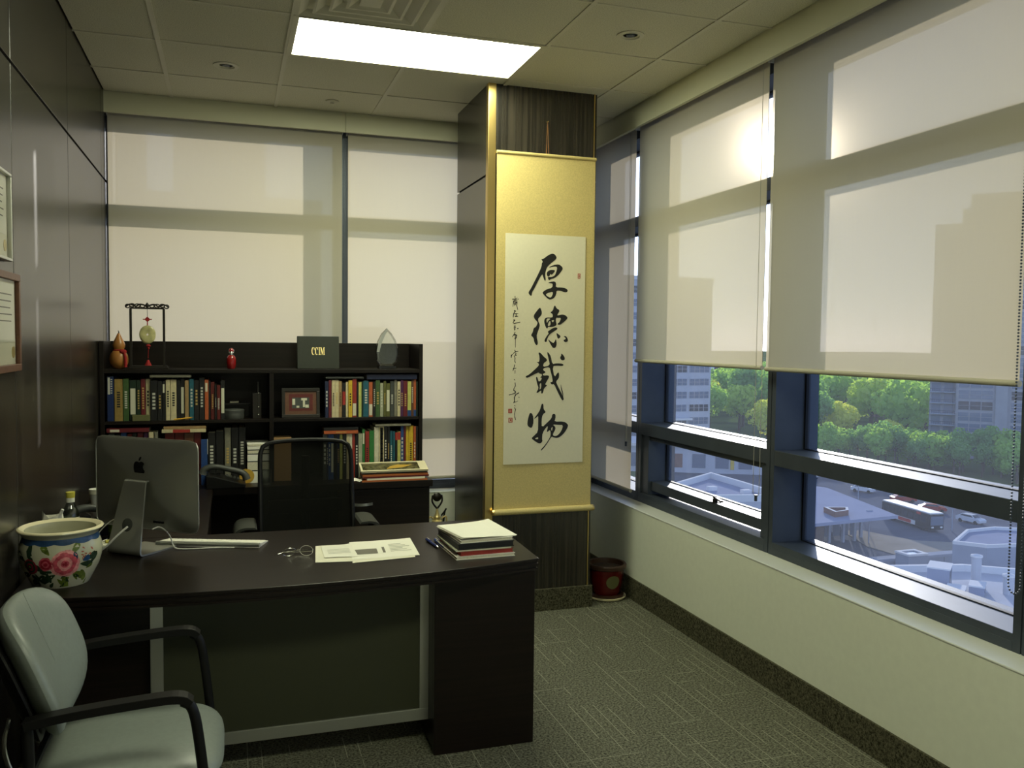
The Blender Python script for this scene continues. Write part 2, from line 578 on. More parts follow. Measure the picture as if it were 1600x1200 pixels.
def frame4(o, x, y):
    x, y = Vector(x).normalized(), Vector(y).normalized()
    z = x.cross(y)
    return Matrix(((x.x, y.x, z.x, o[0]), (x.y, y.y, z.y, o[1]), (x.z, y.z, z.z, o[2]), (0, 0, 0, 1)))
def chaikin(L, it=2):
    for _ in range(it):
        out = []
        for i in range(len(L)):
            a, b = L[i], L[(i + 1) % len(L)]
            out += [(a[0] * .75 + b[0] * .25, a[1] * .75 + b[1] * .25), (a[0] * .25 + b[0] * .75, a[1] * .25 + b[1] * .75)]
        L = out
    return L
def smooth_path(P, it=2):
    P = [Vector(p) for p in P]
    for _ in range(it):
        out = [P[0]]
        for a, b in zip(P, P[1:]): out += [a * .75 + b * .25, a * .25 + b * .75]
        P = out + [P[-1]]
    return P
INK_SHAPES=[[(-33.4,1473),(-21.9,1471.9),(7.5,1494.6),(30.4,1506.3),(47,1505.4),(57.1,1496.6),(64.6,1480.9),(47.6,1465.4),(26.3,1449.2),(5.1,1428.4),(-0.6,1414.4),(-7.5,1386.4),(-2.1,1352.8),(-7,1347.1),(-12,1352.4),(-20.5,1375.2),(-25.6,1387.3),(-52.9,1340.4),(-72,1301.4),(-86.5,1279.5),(-87.8,1259.6),(-96,1259.3),(-107.6,1272.8),(-106.1,1282.1),(-91.7,1303.9),(-66.2,1353.8),(-40.6,1403.7),(-29.5,1431.7),(-28.1,1450.2),(-21.6,1456.6)],
[(15,1427.2),(41.3,1440.5),(74.4,1446.4),(91.2,1439.3),(104.1,1423.7),(93.3,1405.4),(75.3,1383.1),(49,1363.7),(27.5,1359.9),(17.8,1350.3),(9.3,1365.5),(12.5,1371.7),(32.4,1370.8),(52.1,1379.2),(61.8,1401.2),(66.5,1419.9),(64.6,1432.2),(44.7,1431.4),(21.6,1425.9)],
[(2.3,1392.9),(8.7,1403.9),(25.1,1412.2),(45,1412.9),(55,1408.7),(45.3,1394.4),(32.2,1381.6),(27.1,1390.7),(20.7,1378.2),(17.4,1373.4),(9.2,1373.1),(4.1,1380.7)],
[(11.3,1336.2),(26.1,1342.9),(52.6,1346.8),(62.7,1336.3),(59.8,1311.5),(99.7,1312.7),(123.2,1308.7),(136.8,1296.7),(130.3,1285.6),(113.5,1285.1),(86.7,1293.7),(65,1293.1),(63.7,1271.4),(50.7,1249.3),(30.9,1240.2),(14.3,1242.2),(-5.8,1260.2),(-24.1,1278.2),(-12.8,1289.3),(6.9,1300.7),(38.2,1309.3),(41.2,1332.5),(26.2,1335.2)],
[(-2.6,1269.6),(13.8,1279.3),(40.2,1286.2),(43.6,1277),(34,1255.1),(24.1,1251.7),(7.5,1259)],
[(-37.8,1193.5),(-31.1,1187.4),(-22.9,1161.7),(-29.2,1145.5),(-47.5,1129.1),(-44.6,1110.7),(-35.1,1093.5),(-40.1,1071.2),(-49,1048.9),(-55.3,1026.5),(-45.6,987.1),(-50.7,974.7),(-59.9,977.1),(-69.3,994.3),(-73.6,1017.7),(-88.1,1028.6),(-86.9,1037.3),(-79.2,1048.5),(-73,1075.7),(-61.2,1078.3),(-51,1098.2),(-49.8,1108.1),(-69.8,1127.5),(-75.2,1144.6),(-62.4,1164.6)],
[(55.9,1209.2),(68.2,1188.4),(80.3,1184.9),(85.8,1173.9),(74,1157.5),(71.5,1147.5),(96.8,1155.4),(115.5,1154.6),(131.8,1144.9),(137.3,1135),(126.8,1122.4),(105.5,1105.8),(89.6,1094.3),(76.3,1095.4),(73.5,1100.3),(86.7,1110.5),(97.1,1135.5),(75.7,1135.1),(65,1136.2),(62.6,1117.5),(69.6,1095.2),(60.4,1087.6),(36.5,1079.8),(15.2,1082),(10.1,1069.5),(-0.6,1081.7),(-10.3,1111.3),(-5.3,1131.1),(9.2,1136.4),(35.7,1135.6),(44.9,1142),(42.1,1156.8),(27.3,1165.2),(44.4,1178),(49.4,1199.1)],
[(4,1128.8),(19.8,1131.6),(30.5,1129.3),(14.8,1116.7),(7,1101.7)],
[(13.7,1094.3),(20.1,1111.8),(28,1116.9),(30.8,1104.5),(28.4,1089.6),(15.2,1085.7)],
[(34.6,1120.7),(54.5,1122.3),(44.1,1106)],
[(14.3,1054.7),(20.9,1059.7),(41.9,1073.7),(60.5,1080.2),(72.5,1077.9),(74,1069.2),(58.1,1059),(34.3,1045),(21.2,1032.4),(10.9,1012.4),(7.2,992.6),(-4.7,994.9),(-6.2,1004.8),(5.4,1024.8),(21.1,1044.8),(15.7,1048.5)],
[(13.6,1012.5),(32.4,997.8),(47.1,988),(56.4,993),(65.4,1015.5),(71.3,980.7),(64.8,963.2),(55.6,958.2),(46.2,960.6),(35.3,975.4)],
[(67.6,1047.9),(79.7,1040.6),(96,1028.4),(86.8,1015.8),(77.5,1013.2),(70.5,1030.5)],
[(112.1,1028.6),(128.2,1030),(137.8,1016.4),(142,1003.9),(134.1,995.1),(120.7,993.7),(111.1,1006.1),(125.8,1011.2),(127,1018.7)],
[(-43.5,934.2),(-28.6,930.1),(-7.4,906.4),(7.6,896.7),(12.3,884.1),(-9.9,870.1),(-12.6,847.7),(29.1,857.5),(24.2,884.2),(10.1,934.5),(19,933.2),(35.8,909.4),(44,864.6),(70.9,870.3),(110.2,867.5),(116.4,859.1),(107.4,853.4),(74.2,856.2),(45.6,853.4),(58.6,785.9),(77.8,814),(85.3,816.8),(89.4,802.7),(85.8,780.2),(69.5,763.3),(75.8,746.4),(97.5,706.7),(122.4,661.2),(113.5,650),(104.3,658.6),(79.4,704),(57.6,749.3),(42.7,743.7),(32,759.3),(48.5,760.6),(46.7,780.3),(35.6,819.7),(27.7,849.1),(-6.6,842.1),(-13.9,830.9),(5.7,818.3),(-6.1,809.9),(-13.6,808.5),(-11.9,797.3),(20.9,800),(27,790.2),(9.5,760.8),(0.8,744),(17.2,742.5),(-4.9,724.4),(-9.1,701.9),(-16.4,690.8),(-22.5,696.4),(-21.2,713.2),(-46.2,695.2),(-52.2,699.5),(-37.7,724.6),(-46.9,747),(-56.4,786.2),(-50.5,793.2),(-44.4,780.6),(-38.2,761),(-22,772.1),(-19.2,786.1),(-32.6,786.1),(-17.8,795.9),(-21,808.5),(-32.9,808.5),(-39,816.9),(-65.5,805.8),(-106.6,785),(-118.4,787.8),(-118.5,794.7),(-95.1,805.8),(-60,836.5),(-38,857.4),(-39.6,868.6),(-57.6,878.3),(-36.8,875.6),(-34.2,903.5)],
[(-33.6,747),(-23.3,756.7),(-21.5,735.7),(-25.7,718.9),(-33.1,716.1),(-30.4,732.9)],
[(100.2,929.4),(115.5,915.4),(124.9,895.8),(116,887.3),(100.8,888.6),(91.6,902.7),(100.4,915.4)],
[(98.3,751.9),(104.7,729.3),(115.9,692.4),(116.3,666.9),(111.5,684),(101.9,718)],
[(-88.9,584.7),(-71.5,571.1),(-66.3,529.5),(-75.2,494.2),(-89.3,494.5),(-103.5,506.6),(-105.3,524.4),(-99.4,556.8)],
[(-15.8,635.4),(-6.9,629.4),(-5.9,599.7),(10.1,584.6),(-11.8,570.1),(-17.6,534.5),(-15.5,492.9),(20.4,524.9),(45.5,548.3),(48.3,572.1),(69,573.2),(69.4,544.9),(61.7,527.1),(122.4,527.4),(145.1,513.5),(151.1,498.4),(129.8,462.8),(104.5,439.4),(82.2,429.4),(55,434.6),(47,440.8),(22.1,402.6),(-2.8,370.4),(-18.4,357.5),(-21.6,362),(6.5,391.1),(37.6,435),(40.4,458.9),(36.9,479.8),(19.7,466.8),(14.9,468.4),(23.9,501),(14.5,498.2),(-10.3,463),(-13,427.3),(-9.6,412.4),(-22.1,400.8),(-37.9,402.7),(-60.1,416.7),(-80.7,432),(-60.5,449.3),(-38.8,469.6),(-38,526),(-38.5,564.6),(-46.2,555.8),(-61.8,545.7),(-63.4,548.7),(-43.3,573.6),(-27.9,597.1),(-21.9,620.7)],
[(-60.2,428.5),(-38.4,439.9),(-36.6,425)],
[(50.8,510.9),(90.7,507.1),(119.5,506.5),(107.2,469.3),(82,442.9),(59.7,442),(53.2,452.6),(70.3,482.1),(68.5,497.1)],
[(41.6,488.7),(52.6,497.4),(51.2,482.5),(46.6,470.7)]]
INK_LINES=[(2,[(-189.4,1254.1),(-188.1,1234)]),
(2,[(-204.5,1236.9),(-196.3,1237.8)]),
(2,[(-194.5,1232.1),(-176.9,1244.3)]),
(2,[(-171.5,1239.4),(-169,1237.1)]),
(2,[(-176.8,1234.3),(-198,1225.3),(-201.9,1195)]),
(2,[(-197.9,1220.3),(-176.6,1222.5),(-178.1,1200.6),(-172.5,1177.2)]),
(1.6,[(-196,1210.3),(-189,1213.8),(-192.4,1200.3)]),
(1.6,[(-185.4,1217.2),(-180.2,1220.7),(-188.8,1203.7)]),
(3,[(-192,1171.7),(-184.9,1168.5)]),
(2.5,[(-188.4,1168.4),(-197.1,1153.1),(-198.7,1134.6)]),
(2,[(-191.8,1153.2),(-170.5,1155.3)]),
(2,[(-181.2,1155.1),(-182,1140)]),
(2,[(-188.1,1138.2),(-171.4,1140.2)]),
(3,[(-194.9,1117.9),(-188.9,1117)]),
(2,[(-189.6,1116.3),(-200.1,1102.6),(-192.9,1097.7),(-157.4,1106.7)]),
(3,[(-191,1082.6),(-185.6,1083.3)]),
(3,[(-192.6,1072.4),(-184.8,1074.2)]),
(3,[(-190.7,1062.4),(-187.2,1064.1)]),
(3,[(-171.9,1068.7),(-168.4,1069.4)]),
(2,[(-187,1047.3),(-190.5,1038.8),(-202.7,1021.8)]),
(2.5,[(-192.2,1032),(-176.1,1030.5),(-179.5,1015.3),(-188.4,1011.8)]),
(2,[(-184.2,1025.4),(-186.5,1008.5)]),
(1.4,[(-184.1,1011.9),(-183.5,961.2)]),
(2,[(-186.9,1035.5),(-177.9,1032.2)]),
(2,[(-187.5,944.9),(-183.4,937.3)]),
(2,[(-195.4,925.7),(-185.4,935.4),(-167.2,938.2)]),
(3,[(-207.4,916.1),(-208.5,902.6)]),
(2,[(-201.4,921.8),(-208.5,906.5)]),
(2,[(-183.3,929.6),(-179.2,923.9),(-185.2,916.2),(-177.1,913.5)]),
(2,[(-190,912.3),(-185,898.9),(-186.8,883.5),(-182.6,872)]),
(2,[(-186.6,860.5),(-191.6,841.3),(-197.1,825.9)]),
(2,[(-196.4,837.4),(-178.2,841.3)]),
(1.6,[(-184.1,827.8),(-184.7,810.5)]),
(2,[(-188.4,775.9),(-184.3,772)]),
(2,[(-183.3,756.6),(-181.1,739.3),(-190.2,722),(-190.9,710.4)]),
(2.4,[(-188.9,712.3),(-180.7,706.5),(-182.6,698.8)]),
(2,[(-218.9,686.8),(-198.7,691.2),(-178.6,698.8)]),
(2.4,[(-160.3,698.6),(-178.4,687.2),(-186.4,671.8),(-185.3,648.7),(-190.9,641.8)]),
(1.2,[(-190.1,641.8),(-165.8,650.4)]),
(2,[(-160,673.5),(-157.1,671.5)]),
(2,[(-185,625.5),(-181.7,622.4)]),
(2,[(-185.6,612),(-178.3,604.2),(-184.5,579.1),(-183,559.8),(-177.5,542.3)])]
SEALS=[[(-222.8,606.7),(-199.8,606.4),(-199.5,582.5),(-222.6,582.8)],[(-220.6,554.6),(-197.1,554.2),(-196.8,527.2),(-220.3,527.6)],[(197.6,1396.6),(212.8,1397.1),(213.3,1367.5),(198.1,1367)]]

# ------------------------------------------------------------------ the room
XL, XW, CEIL, YB, YR = -0.706, 2.37, 3.05, 5.64, -1.4
def struct(name, label, cat='room'):
    return thing(name, label, cat, kind='structure')

fl = MB().box(-0.86, YR - 0.1, -0.12, 2.80, 6.10, 0.0).build('floor', 'carpet')
tag(fl, 'grey green office carpet with fine pale woven lines', 'floor', kind='structure')

# ceiling: slab, T-bars, every tile
ceil = struct('ceiling', 'suspended ceiling of off-white mineral tiles in a metal grid', 'ceiling')
MB().box(-0.86, YR - 0.1, 3.10, 2.80, 6.10, 3.30).build('slab', 'soffit_paint', ceil)
gx = [XL, -0.33, 0.275, 0.88, 1.485, 2.09, XW]
gy = [YB - 0.57 * 0 , 5.16]
while gy[-1] > YR: gy.append(gy[-1] - 0.57)
gy[-1] = YR
tile_cache = {}
def in_cell(x, y, X0, X1, Y0, Y1): return X0 < x < X1 and Y0 < y < Y1
for i in range(len(gx) - 1):
    for j in range(len(gy) - 1):
        x0, x1, y1, y0 = gx[i], gx[i + 1], gy[j], gy[j + 1]
        cx, cy = (x0 + x1) / 2, (y0 + y1) / 2
        if in_cell(cx, cy, 0.275, 1.485, 4.02, 4.60) or in_cell(cx, cy, 0.275, 1.485, 0.60, 1.17) or in_cell(cx, cy, 0.275, 0.88, 3.45, 4.02): continue
        key = (round(x1 - x0, 3), round(y1 - y0, 3))
        if key not in tile_cache:
            a, b = key[0] / 2 - 0.006, key[1] / 2 - 0.006
            tile_cache[key] = MB().box(-a, -b, 0, a, b, 0.016).mesh('ceiling_tile', 'ceiling_tile')
        place(tile_cache[key], 'ceiling_tile', ceil, loc=(cx, cy, 3.046 + 0.0008 * ((i * 7 + j * 5) % 3)))
for x in gx[1:-1]:
    for y0, y1 in (((YR, 0.60), (1.17, 4.02), (4.59, YB)) if x == 0.88 else ((YR, YB),)):
        MB().box(x - 0.011, y0, 3.042, x + 0.011, y1, 3.052).build('tee_bar', 'tbar', ceil)
for y in gy[1:-1]:
    MB().box(XL, y - 0.006, 3.0425, XW, y + 0.006, 3.052).build('cross_tee', 'tbar', ceil)

# left wall with laminate panels
wl = struct('wall_left', 'dark streaked wood laminate wall with black reveals', 'wall')
MB().box(-0.86, YR - 0.1, 0, XL - 0.014, 6.10, 3.12).build('backing', 'reveal_black', wl)
ys = [YR, -1.005, 0.08, 1.165, 2.25, 3.345, 4.43, 5.515, 6.05]
for a, b in zip(ys, ys[1:]):
    for z0, z1 in ((0.10, 2.522), (2.536, CEIL)):
        MB().box(XL - 0.014, a + 0.003, z0, XL, b - 0.003, z1).build('panel', 'panel_wood', wl, bevel=0.0012)
bl = MB().box(XL, YR, 0, XL + 0.010, YB, 0.10).build('baseboard_left', 'carpet_base')
tag(bl, 'dark carpet strip skirting under the wood wall', 'baseboard', kind='structure')

# rear wall behind the camera
wr = MB().box(-0.86, YR - 0.1, 0, 2.80, YR, 3.12).build('wall_rear', 'wall_paint')
tag(wr, 'plain painted wall at the near end of the office', 'wall', kind='structure')

# right wall under the windows
w_r = struct('wall_right', 'pale green painted low wall beneath the long windows', 'wall')
MB().box(XW, YR, 0, 2.80, 6.10, 0.562).build('wall_face', 'wall_paint', w_r)
MB().box(XW - 0.002, YR, 0.562, 2.52, 6.10, 0.571).build('sill', 'sill_paint', w_r, bevel=0.003)
br = MB().box(XW - 0.012, YR, 0, XW, YB, 0.134).build('baseboard_right', 'carpet_base', bevel=0.002)
tag(br, 'dark carpet skirting along the low window wall', 'baseboard', kind='structure')

# back wall under the window
w_b = struct('wall_back', 'pale low wall below the back window', 'wall')
MB().box(XL, YB, 0, XW, 6.10, 0.562).build('wall_face', 'wall_paint', w_b)
MB().box(XL, YB - 0.002, 0.562, XW, 5.79, 0.571).build('sill', 'sill_paint', w_b, bevel=0.003)

# soffits (blind pockets) above the windows
s1 = struct('trim_1', 'painted bulkhead with blind pocket above the long windows', 'bulkhead')
MB().box(XW, YR, 2.915, XW + 0.022, YB + 0.022, 3.06).build('fascia', 'soffit_paint', s1)
MB().box(XW + 0.022, YR, 3.0, 2.80, 6.10, 3.12).build('pocket', 'soffit_paint', s1)
s2 = struct('trim_2', 'painted bulkhead with blind pocket above the back window', 'bulkhead')
for x0, x1 in ((XL, 0.7085), (0.7115, XW)):
    MB().box(x0, YB, 2.925, x1, YB + 0.022, 3.06).build('fascia', 'soffit_paint', s2)
MB().box(XL, YB + 0.022, 3.0, XW, 6.10, 3.12).build('pocket', 'soffit_paint', s2)

# column clad in laminate with brass corner strip
co = struct('column', 'square column clad in dark streaked laminate with brass corner strip', 'column')
MB().box(1.405, 4.722, 0, 2.040, 5.40, CEIL).build('core', 'reveal_black', co)
for z0, z1 in ((0.13, 2.534), (2.546, CEIL)):
    MB().box(1.392, 4.752, z0, 1.405, 5.41, z1).build('panel', 'panel_wood', co, bevel=0.001)
    MB().box(1.436, 4.707, z0, 2.040, 4.722, z1).build('panel', 'panel_wood', co, bevel=0.001)
    MB().box(2.040, 4.712, z0, 2.055, 5.41, z1).build('panel', 'panel_wood', co, bevel=0.001)
cs = MB()
cs.box(1.388, 4.703, 0.13, 1.434, 4.712, CEIL).box(1.388, 4.712, 0.13, 1.396, 4.748, CEIL)
cs.build('brass_strip', 'brass', co, bevel=0.002)
MB().box(2.034, 4.703, 0.13, 2.040, 4.712, CEIL).build('edge_strip', 'brass', co)
MB().box(1.380, 4.693, 0, 2.067, 5.42, 0.132).build('carpet_skirting', 'carpet_base', co, bevel=0.003)

# ------------------------------------------------------------------ windows
Z_RAIL, Z_T1, Z_T2, Z_HEAD = (0.571, 0.632), (1.008, 1.083), (2.345, 2.410), (2.905, 3.0)
def quad(name, m, parent, a, b, c, d):
    return MB().add([a, b, c, d], [(0, 1, 2, 3)]).build(name, m, parent)
def window(name, label, axis, front, edges, sash_bays=()):
    """axis 'y': the wall runs along Y at X=front; axis 'x': it runs along X at Y=front"""
    w = struct(name, label, 'window')
    def B(u0, u1, d0, d1, z0, z1, mb=None):
        mb = mb or MB()
        if axis == 'y': mb.box(front + d0, u0, z0, front + d1, u1, z1)
        else: mb.box(u0, front + d0, z0, u1, front + d1, z1)
        return mb
    for (a, b) in edges:                      # mullions
        mb = B(a, (a + b) / 2 - 0.003, 0, 0.20, 0.571, 3.0)
        B((a + b) / 2 + 0.003, b, 0, 0.20, 0.571, 3.0, mb)
        B(a + 0.004, b - 0.004, 0.006, 0.25, 0.571, 3.0, mb)
        mb.build('mullion', 'frame_metal', w)
    for (p, q) in zip(edges, edges[1:]):
        u0, u1 = p[1], q[0]
        for z0, z1, nm in ((Z_RAIL[0], Z_RAIL[1], 'bottom_rail'), (Z_T1[0], Z_T1[1], 'transom'), (Z_T2[0], Z_T2[1], 'transom'), (Z_HEAD[0], Z_HEAD[1], 'head_rail')):
            mb = B(u0, u1, 0, 0.20, z0, z1)
            if nm == 'bottom_rail': B(u0, u1, -0.002, 0.01, z0, z0 + 0.034, mb)
            B(u0, u1, 0.20, 0.25, z0, z1, mb)
            mb.build(nm, 'frame_metal', w, bevel=0.002)
        for z0, z1 in ((Z_RAIL[1], Z_T1[0]), (Z_T1[1], Z_T2[0]), (Z_T2[1], Z_HEAD[0])):
            d = 0.18
            uu0, uu1, zz0, zz1 = u0, u1, z0, z1
            if (p, q) in sash_bays and z0 == Z_RAIL[1]:
                sd = thing_part('sash', w)
                for nm, A in (('stile', (u0, u0 + 0.05, 0.012, 0.17, z0, z1)), ('stile', (u1 - 0.085, u1, 0.012, 0.17, z0, z1)),
                              ('rail', (u0 + 0.05, u1 - 0.085, 0.03, 0.17, z0 + 0.028, z0 + 0.085)), ('rail', (u0 + 0.05, u1 - 0.085, 0.02, 0.17, z1 - 0.03, z1))):
                    B(*A).build(nm, 'frame_metal', sd, bevel=0.002)
                uu0, uu1, zz0, zz1 = u0 + 0.05, u1 - 0.085, z0 + 0.085, z1 - 0.03
                d = 0.15
                hb = MB()
                hy = 4.12
                hb.cyl((front + 0.045, hy, z0 + 0.085), 0.014, 0.022, 12).box(front + 0.03, hy - 0.02, z0 + 0.080, front + 0.07, hy + 0.02, z0 + 0.088)
                hb.bar((front + 0.045, hy + 0.012, z0 + 0.115), (front + 0.025, hy - 0.10, z0 + 0.108), 0.016, 0.010)
                hb.cyl((front + 0.045, hy, z0 + 0.105), 0.011, 0.016, 12)
                hb.build('handle', 'black_plastic', sd)
            if axis == 'y':
                quad('pane', 'window_glass', w, (front + d, uu0, zz0), (front + d, uu0, zz1), (front + d, uu1, zz1), (front + d, uu1, zz0))
            else:
                quad('pane', 'window_glass', w, (uu0, front + d, zz0), (uu1, front + d, zz0), (uu1, front + d, zz1), (uu0, front + d, zz1))
            g = 0.010
            mb = B(uu0, uu0 + g, d - 0.014, d + 0.01, zz0, zz1)
            B(uu1 - g, uu1, d - 0.014, d + 0.01, zz0, zz1, mb)
            B(uu0 + g, uu1 - g, d - 0.014, d + 0.01, zz0, zz0 + 0.004, mb)
            B(uu0 + g, uu1 - g, d - 0.014, d + 0.01, zz1 - g, zz1, mb)
            mb.build('gasket', 'gasket', w)
    return w
def thing_part(name, parent):
    o = bpy.data.objects.new(name, None)
    COL.objects.link(o); o.parent = parent; o.empty_display_size = 0.05
    return o
ry = [(YR, YR + 0.05), (-0.734, -0.667), (0.686, 0.753), (2.106, 2.173), (3.526, 3.593), (4.946, 5.013), (5.97, 6.10)]
window('window_1', 'long strip window in dark aluminium frame with sun on its ledges', 'y', 2.50, ry, sash_bays=[(ry[4], ry[5])])
bx_ = [(XL, XL + 0.03), (0.672, 0.752), (2.10, 2.18), (2.36, 2.50)]
window('window_2', 'back strip window in dark aluminium frame behind lowered blinds', 'x', 5.77, bx_)
MB().box(2.45, 5.77, 0.571, 2.75, 6.06, 3.0).build('corner_post', 'frame_metal', bpy.data.objects['window_2'])

# ------------------------------------------------------------------ roller blinds
def blind(label, axis, d, u0, u1, zb, chain=None, beads=False, seed=1):
    b = thing('roller_blind', label, 'blind', group='roller blinds on the windows')
    def P(u, z, off=0.0): return (d + off, u, z) if axis == 'y' else (u, d + off, z)
    rnd = random.Random(seed); ph = rnd.random() * 6
    mb = MB()
    mb.grid(lambda s, t: P(u0 + (u1 - u0) * s, zb + (2.965 - zb) * t, 0.0012 * math.sin(s * 9 + ph) * (1 - t)), 24, 10)
    mb.build('fabric', 'blind_fabric', b, smooth=True)
    mb = MB()
    mb.tube([P(u0 - 0.002, zb - 0.002), P(u1 + 0.002, zb - 0.002)], 0.011, 10)
    mb.build('hem_bar', 'hem_bar', b, smooth=True)
    mb = MB().tube([P(u0, 2.972, 0.022), P(u1, 2.972, 0.022)], 0.020, 12)
    mb.build('roller', 'hem_bar', b, smooth=True)
    for u in (u0 - 0.006, u1 + 0.002):
        mb = MB()
        if axis == 'y': mb.box(d - 0.012, u, 2.925, d + 0.05, u + 0.004, 3.0)
        else: mb.box(u, d - 0.012, 2.925, u + 0.004, d + 0.05, 3.0)
        mb.build('bracket', 'white_plastic', b)
    if chain:
        cu, cz, gap, off = chain
        pts = [P(cu, 2.95, off)] + [P(cu, cz + 0.03, off)] + [P(cu - gap / 2 + gap / 2 * math.cos(a), cz + 0.03 - 0.03 * math.sin(a), off) for a in [PI * k / 8 for k in range(1, 8)]] + [P(cu - gap, cz + 0.03, off), P(cu - gap, 2.95, off)]
        mb = MB()
        if beads:
            Q = [Vector(p) for p in pts]
            for a, c in zip(Q, Q[1:]):
                n = max(1, int((c - a).length / 0.0105))
                for k in range(n):
                    mb.sphere(a + (c - a) * (k / n), 0.0036, 6, 4)
            mb.build('bead_chain', 'frame_metal', b)
        else:
            mb.tube(pts, 0.0013, 6).build('cord', 'hem_bar', b)
            MB().cyl(P(cu - gap / 2, cz - 0.02, off), 0.007, 0.03, 10).build('cord_weight', 'frame_metal', b)
    return b
DX = 2.432
blind('beige roller blind drawn fully down beside the column', 'y', DX, 4.945, 5.95, 0.648, (4.99, 0.95, 0.016, -0.02), seed=2)
blind('beige roller blind half drawn over the window with the opening sash', 'y', DX, 3.548, 4.900, 1.484, (3.552, 0.86, 0.050, -0.03), seed=3)
blind('beige roller blind half drawn over the large pane nearest the camera', 'y', DX, 2.128, 3.514, 1.480, (2.112, 0.80, 0.045, -0.03), beads=True, seed=4)
blind('beige roller blind over the pane just outside the right edge', 'y', DX, 0.708, 2.060, 1.480, seed=5)
blind('beige roller blind over the rearmost pane behind the camera', 'y', DX, -0.70, 0.690, 1.480, seed=6)
blind('beige roller blind drawn down behind the bookcase', 'x', 5.702, XL + 0.012, 0.695, 0.66, seed=7)
blind('beige roller blind drawn down between bookcase and column', 'x', 5.702, 0.733, 2.10, 0.66, seed=8)

# ------------------------------------------------------------------ ceiling fittings
cl = t = thing('ceiling_light', 'bright rectangular ceiling light panel above the desk', 'light', (0.88, 4.305, 3.04), group='ceiling light panels')
mb = MB()
for x0, y0, x1, y1 in ((-0.605, -0.285, 0.605, -0.262), (-0.605, 0.262, 0.605, 0.285), (-0.605, -0.262, -0.577, 0.262), (0.577, -0.262, 0.605, 0.262)):
    mb.box(x0, y0, 0, x1, y1, 0.012)
mb.build('frame', 'tbar', t)
MB().box(-0.577, -0.262, 0.004, 0.577, 0.262, 0.012).build('lens', 'troffer_lens', t)
MB().box(-0.6, -0.28, 0.012, 0.6, 0.28, 0.06).build('housing', 'tbar', t)
t = copy_tree(cl)                                  # unseen copy, added to brighten the right wall and foreground
t.location = (0.88, 0.885, 3.04)
t['label'] = 'unseen ceiling light panel added to light the near half of the office'

t = thing('air_diffuser', 'square four-way air diffuser beside the ceiling light', 'vent', (0.5775, 3.735, 3.04))
MB().box(-0.30, -0.283, 0.022, 0.30, 0.283, 0.05).build('plenum', 'soffit_paint', t)
for k, (r, z) in enumerate(((0.283, 0.0), (0.215, -0.004), (0.150, -0.008), (0.085, -0.012))):
    ri = r - 0.040
    v = [(sx * r, sy * r, z) for sx, sy in ((-1, -1), (1, -1), (1, 1), (-1, 1))] + [(sx * ri, sy * ri, z + 0.024) for sx, sy in ((-1, -1), (1, -1), (1, 1), (-1, 1))]
    f = [(i, (i + 1) % 4, 4 + (i + 1) % 4, 4 + i) for i in range(4)]
    mb = MB().add(v, f)
    ro = r + 0.012
    v2 = [(sx * ro, sy * ro, z) for sx, sy in ((-1, -1), (1, -1), (1, 1), (-1, 1))]
    mb.add(v2 + v[:4], f)
    mb.build('louvre_ring', 'tbar', t)
MB().box(-0.045, -0.045, -0.012, 0.045, 0.045, 0.0).build('centre_plate', 'tbar', t)
for lab, x, y in (('small round recessed downlight in the tiles near the left wall', -0.015, 4.893), ('small round recessed downlight in the tiles near the long window', 1.803, 3.754)):
    t = thing('downlight', lab, 'light', (x, y, 3.046), group='recessed downlights')
    MB().lathe([(0.066, 0.0), (0.066, -0.004), (0.045, -0.007), (0.040, 0.0)], 28).build('trim_ring', 'tbar', t, smooth=True)
    MB().lathe([(0.040, -0.002), (0.030, 0.001), (0.0, 0.001)], 28, cap=False).build('reflector', 'soffit_paint', t, smooth=True)
    MB().lathe([(0.021, 0.0), (0.019, -0.004), (0.0, -0.005)], 20, cap=False).build('bulb', 'frame_metal', t, smooth=True)
t = thing('sprinkler', 'small white sprinkler cover plate near the back bulkhead', 'sprinkler', (0.597, 5.392, 3.046))
MB().lathe([(0.040, 0), (0.040, -0.004), (0.034, -0.007), (0.0, -0.007)], 24, cap=False).build('cover', 'tbar', t, smooth=True)
MB().lathe([(0.012, -0.006), (0.012, -0.016), (0.0, -0.018)], 14, cap=False).build('head', 'chrome', t, smooth=True)

# ------------------------------------------------------------------ desk
DZ = 0.74
desk = thing('desk', 'dark wood bow-front executive desk with frosted modesty panel', 'desk', (0, 0, 0))
def bow(inset):
    pts = []
    n = 28
    for i in range(n + 1):
        s = i / n
        x = -0.695 + (1.157 + 0.695) * s
        pts.append((x + (inset if s == 0 else -inset if s == 1 else 0), 3.137 + 0.016 * (2 * s - 1) - 0.104 * (1 - (2 * s - 1) ** 2) + inset))
    return pts + [(1.180 - inset, 3.925 - inset), (-0.695 + inset, 3.925 - inset)]
mb = MB()
mb.prism(bow(0.0), DZ - 0.012, DZ)
mb.build('desktop', 'desk_wood', desk, bevel=0.002)
for k, (ins, z0, z1) in enumerate(((0.006, -0.020, -0.012), (0.002, -0.030, -0.020), (0.008, -0.038, -0.030), (0.004, -0.046, -0.038))):
    MB().prism(bow(ins), DZ + z0, DZ + z1).build('edge_moulding', 'desk_wood', desk)
MB().box(0.735, 3.150, 0.0, 1.140, 3.185, DZ - 0.046).build('end_panel', 'desk_wood', desk, bevel=0.002)
MB().box(1.108, 3.185, 0.0, 1.140, 3.86, DZ - 0.046).build('side_panel', 'desk_wood', desk, bevel=0.002)
MB().box(0.735, 3.185, 0.02, 1.108, 3.84, DZ - 0.046).build('pedestal', 'desk_wood', desk)
mod = thing_part('modesty_panel', desk)
MB().box(-0.236, 3.262, 0.145, 0.702, 3.270, 0.66).build('frosted_glass', 'frosted', mod)
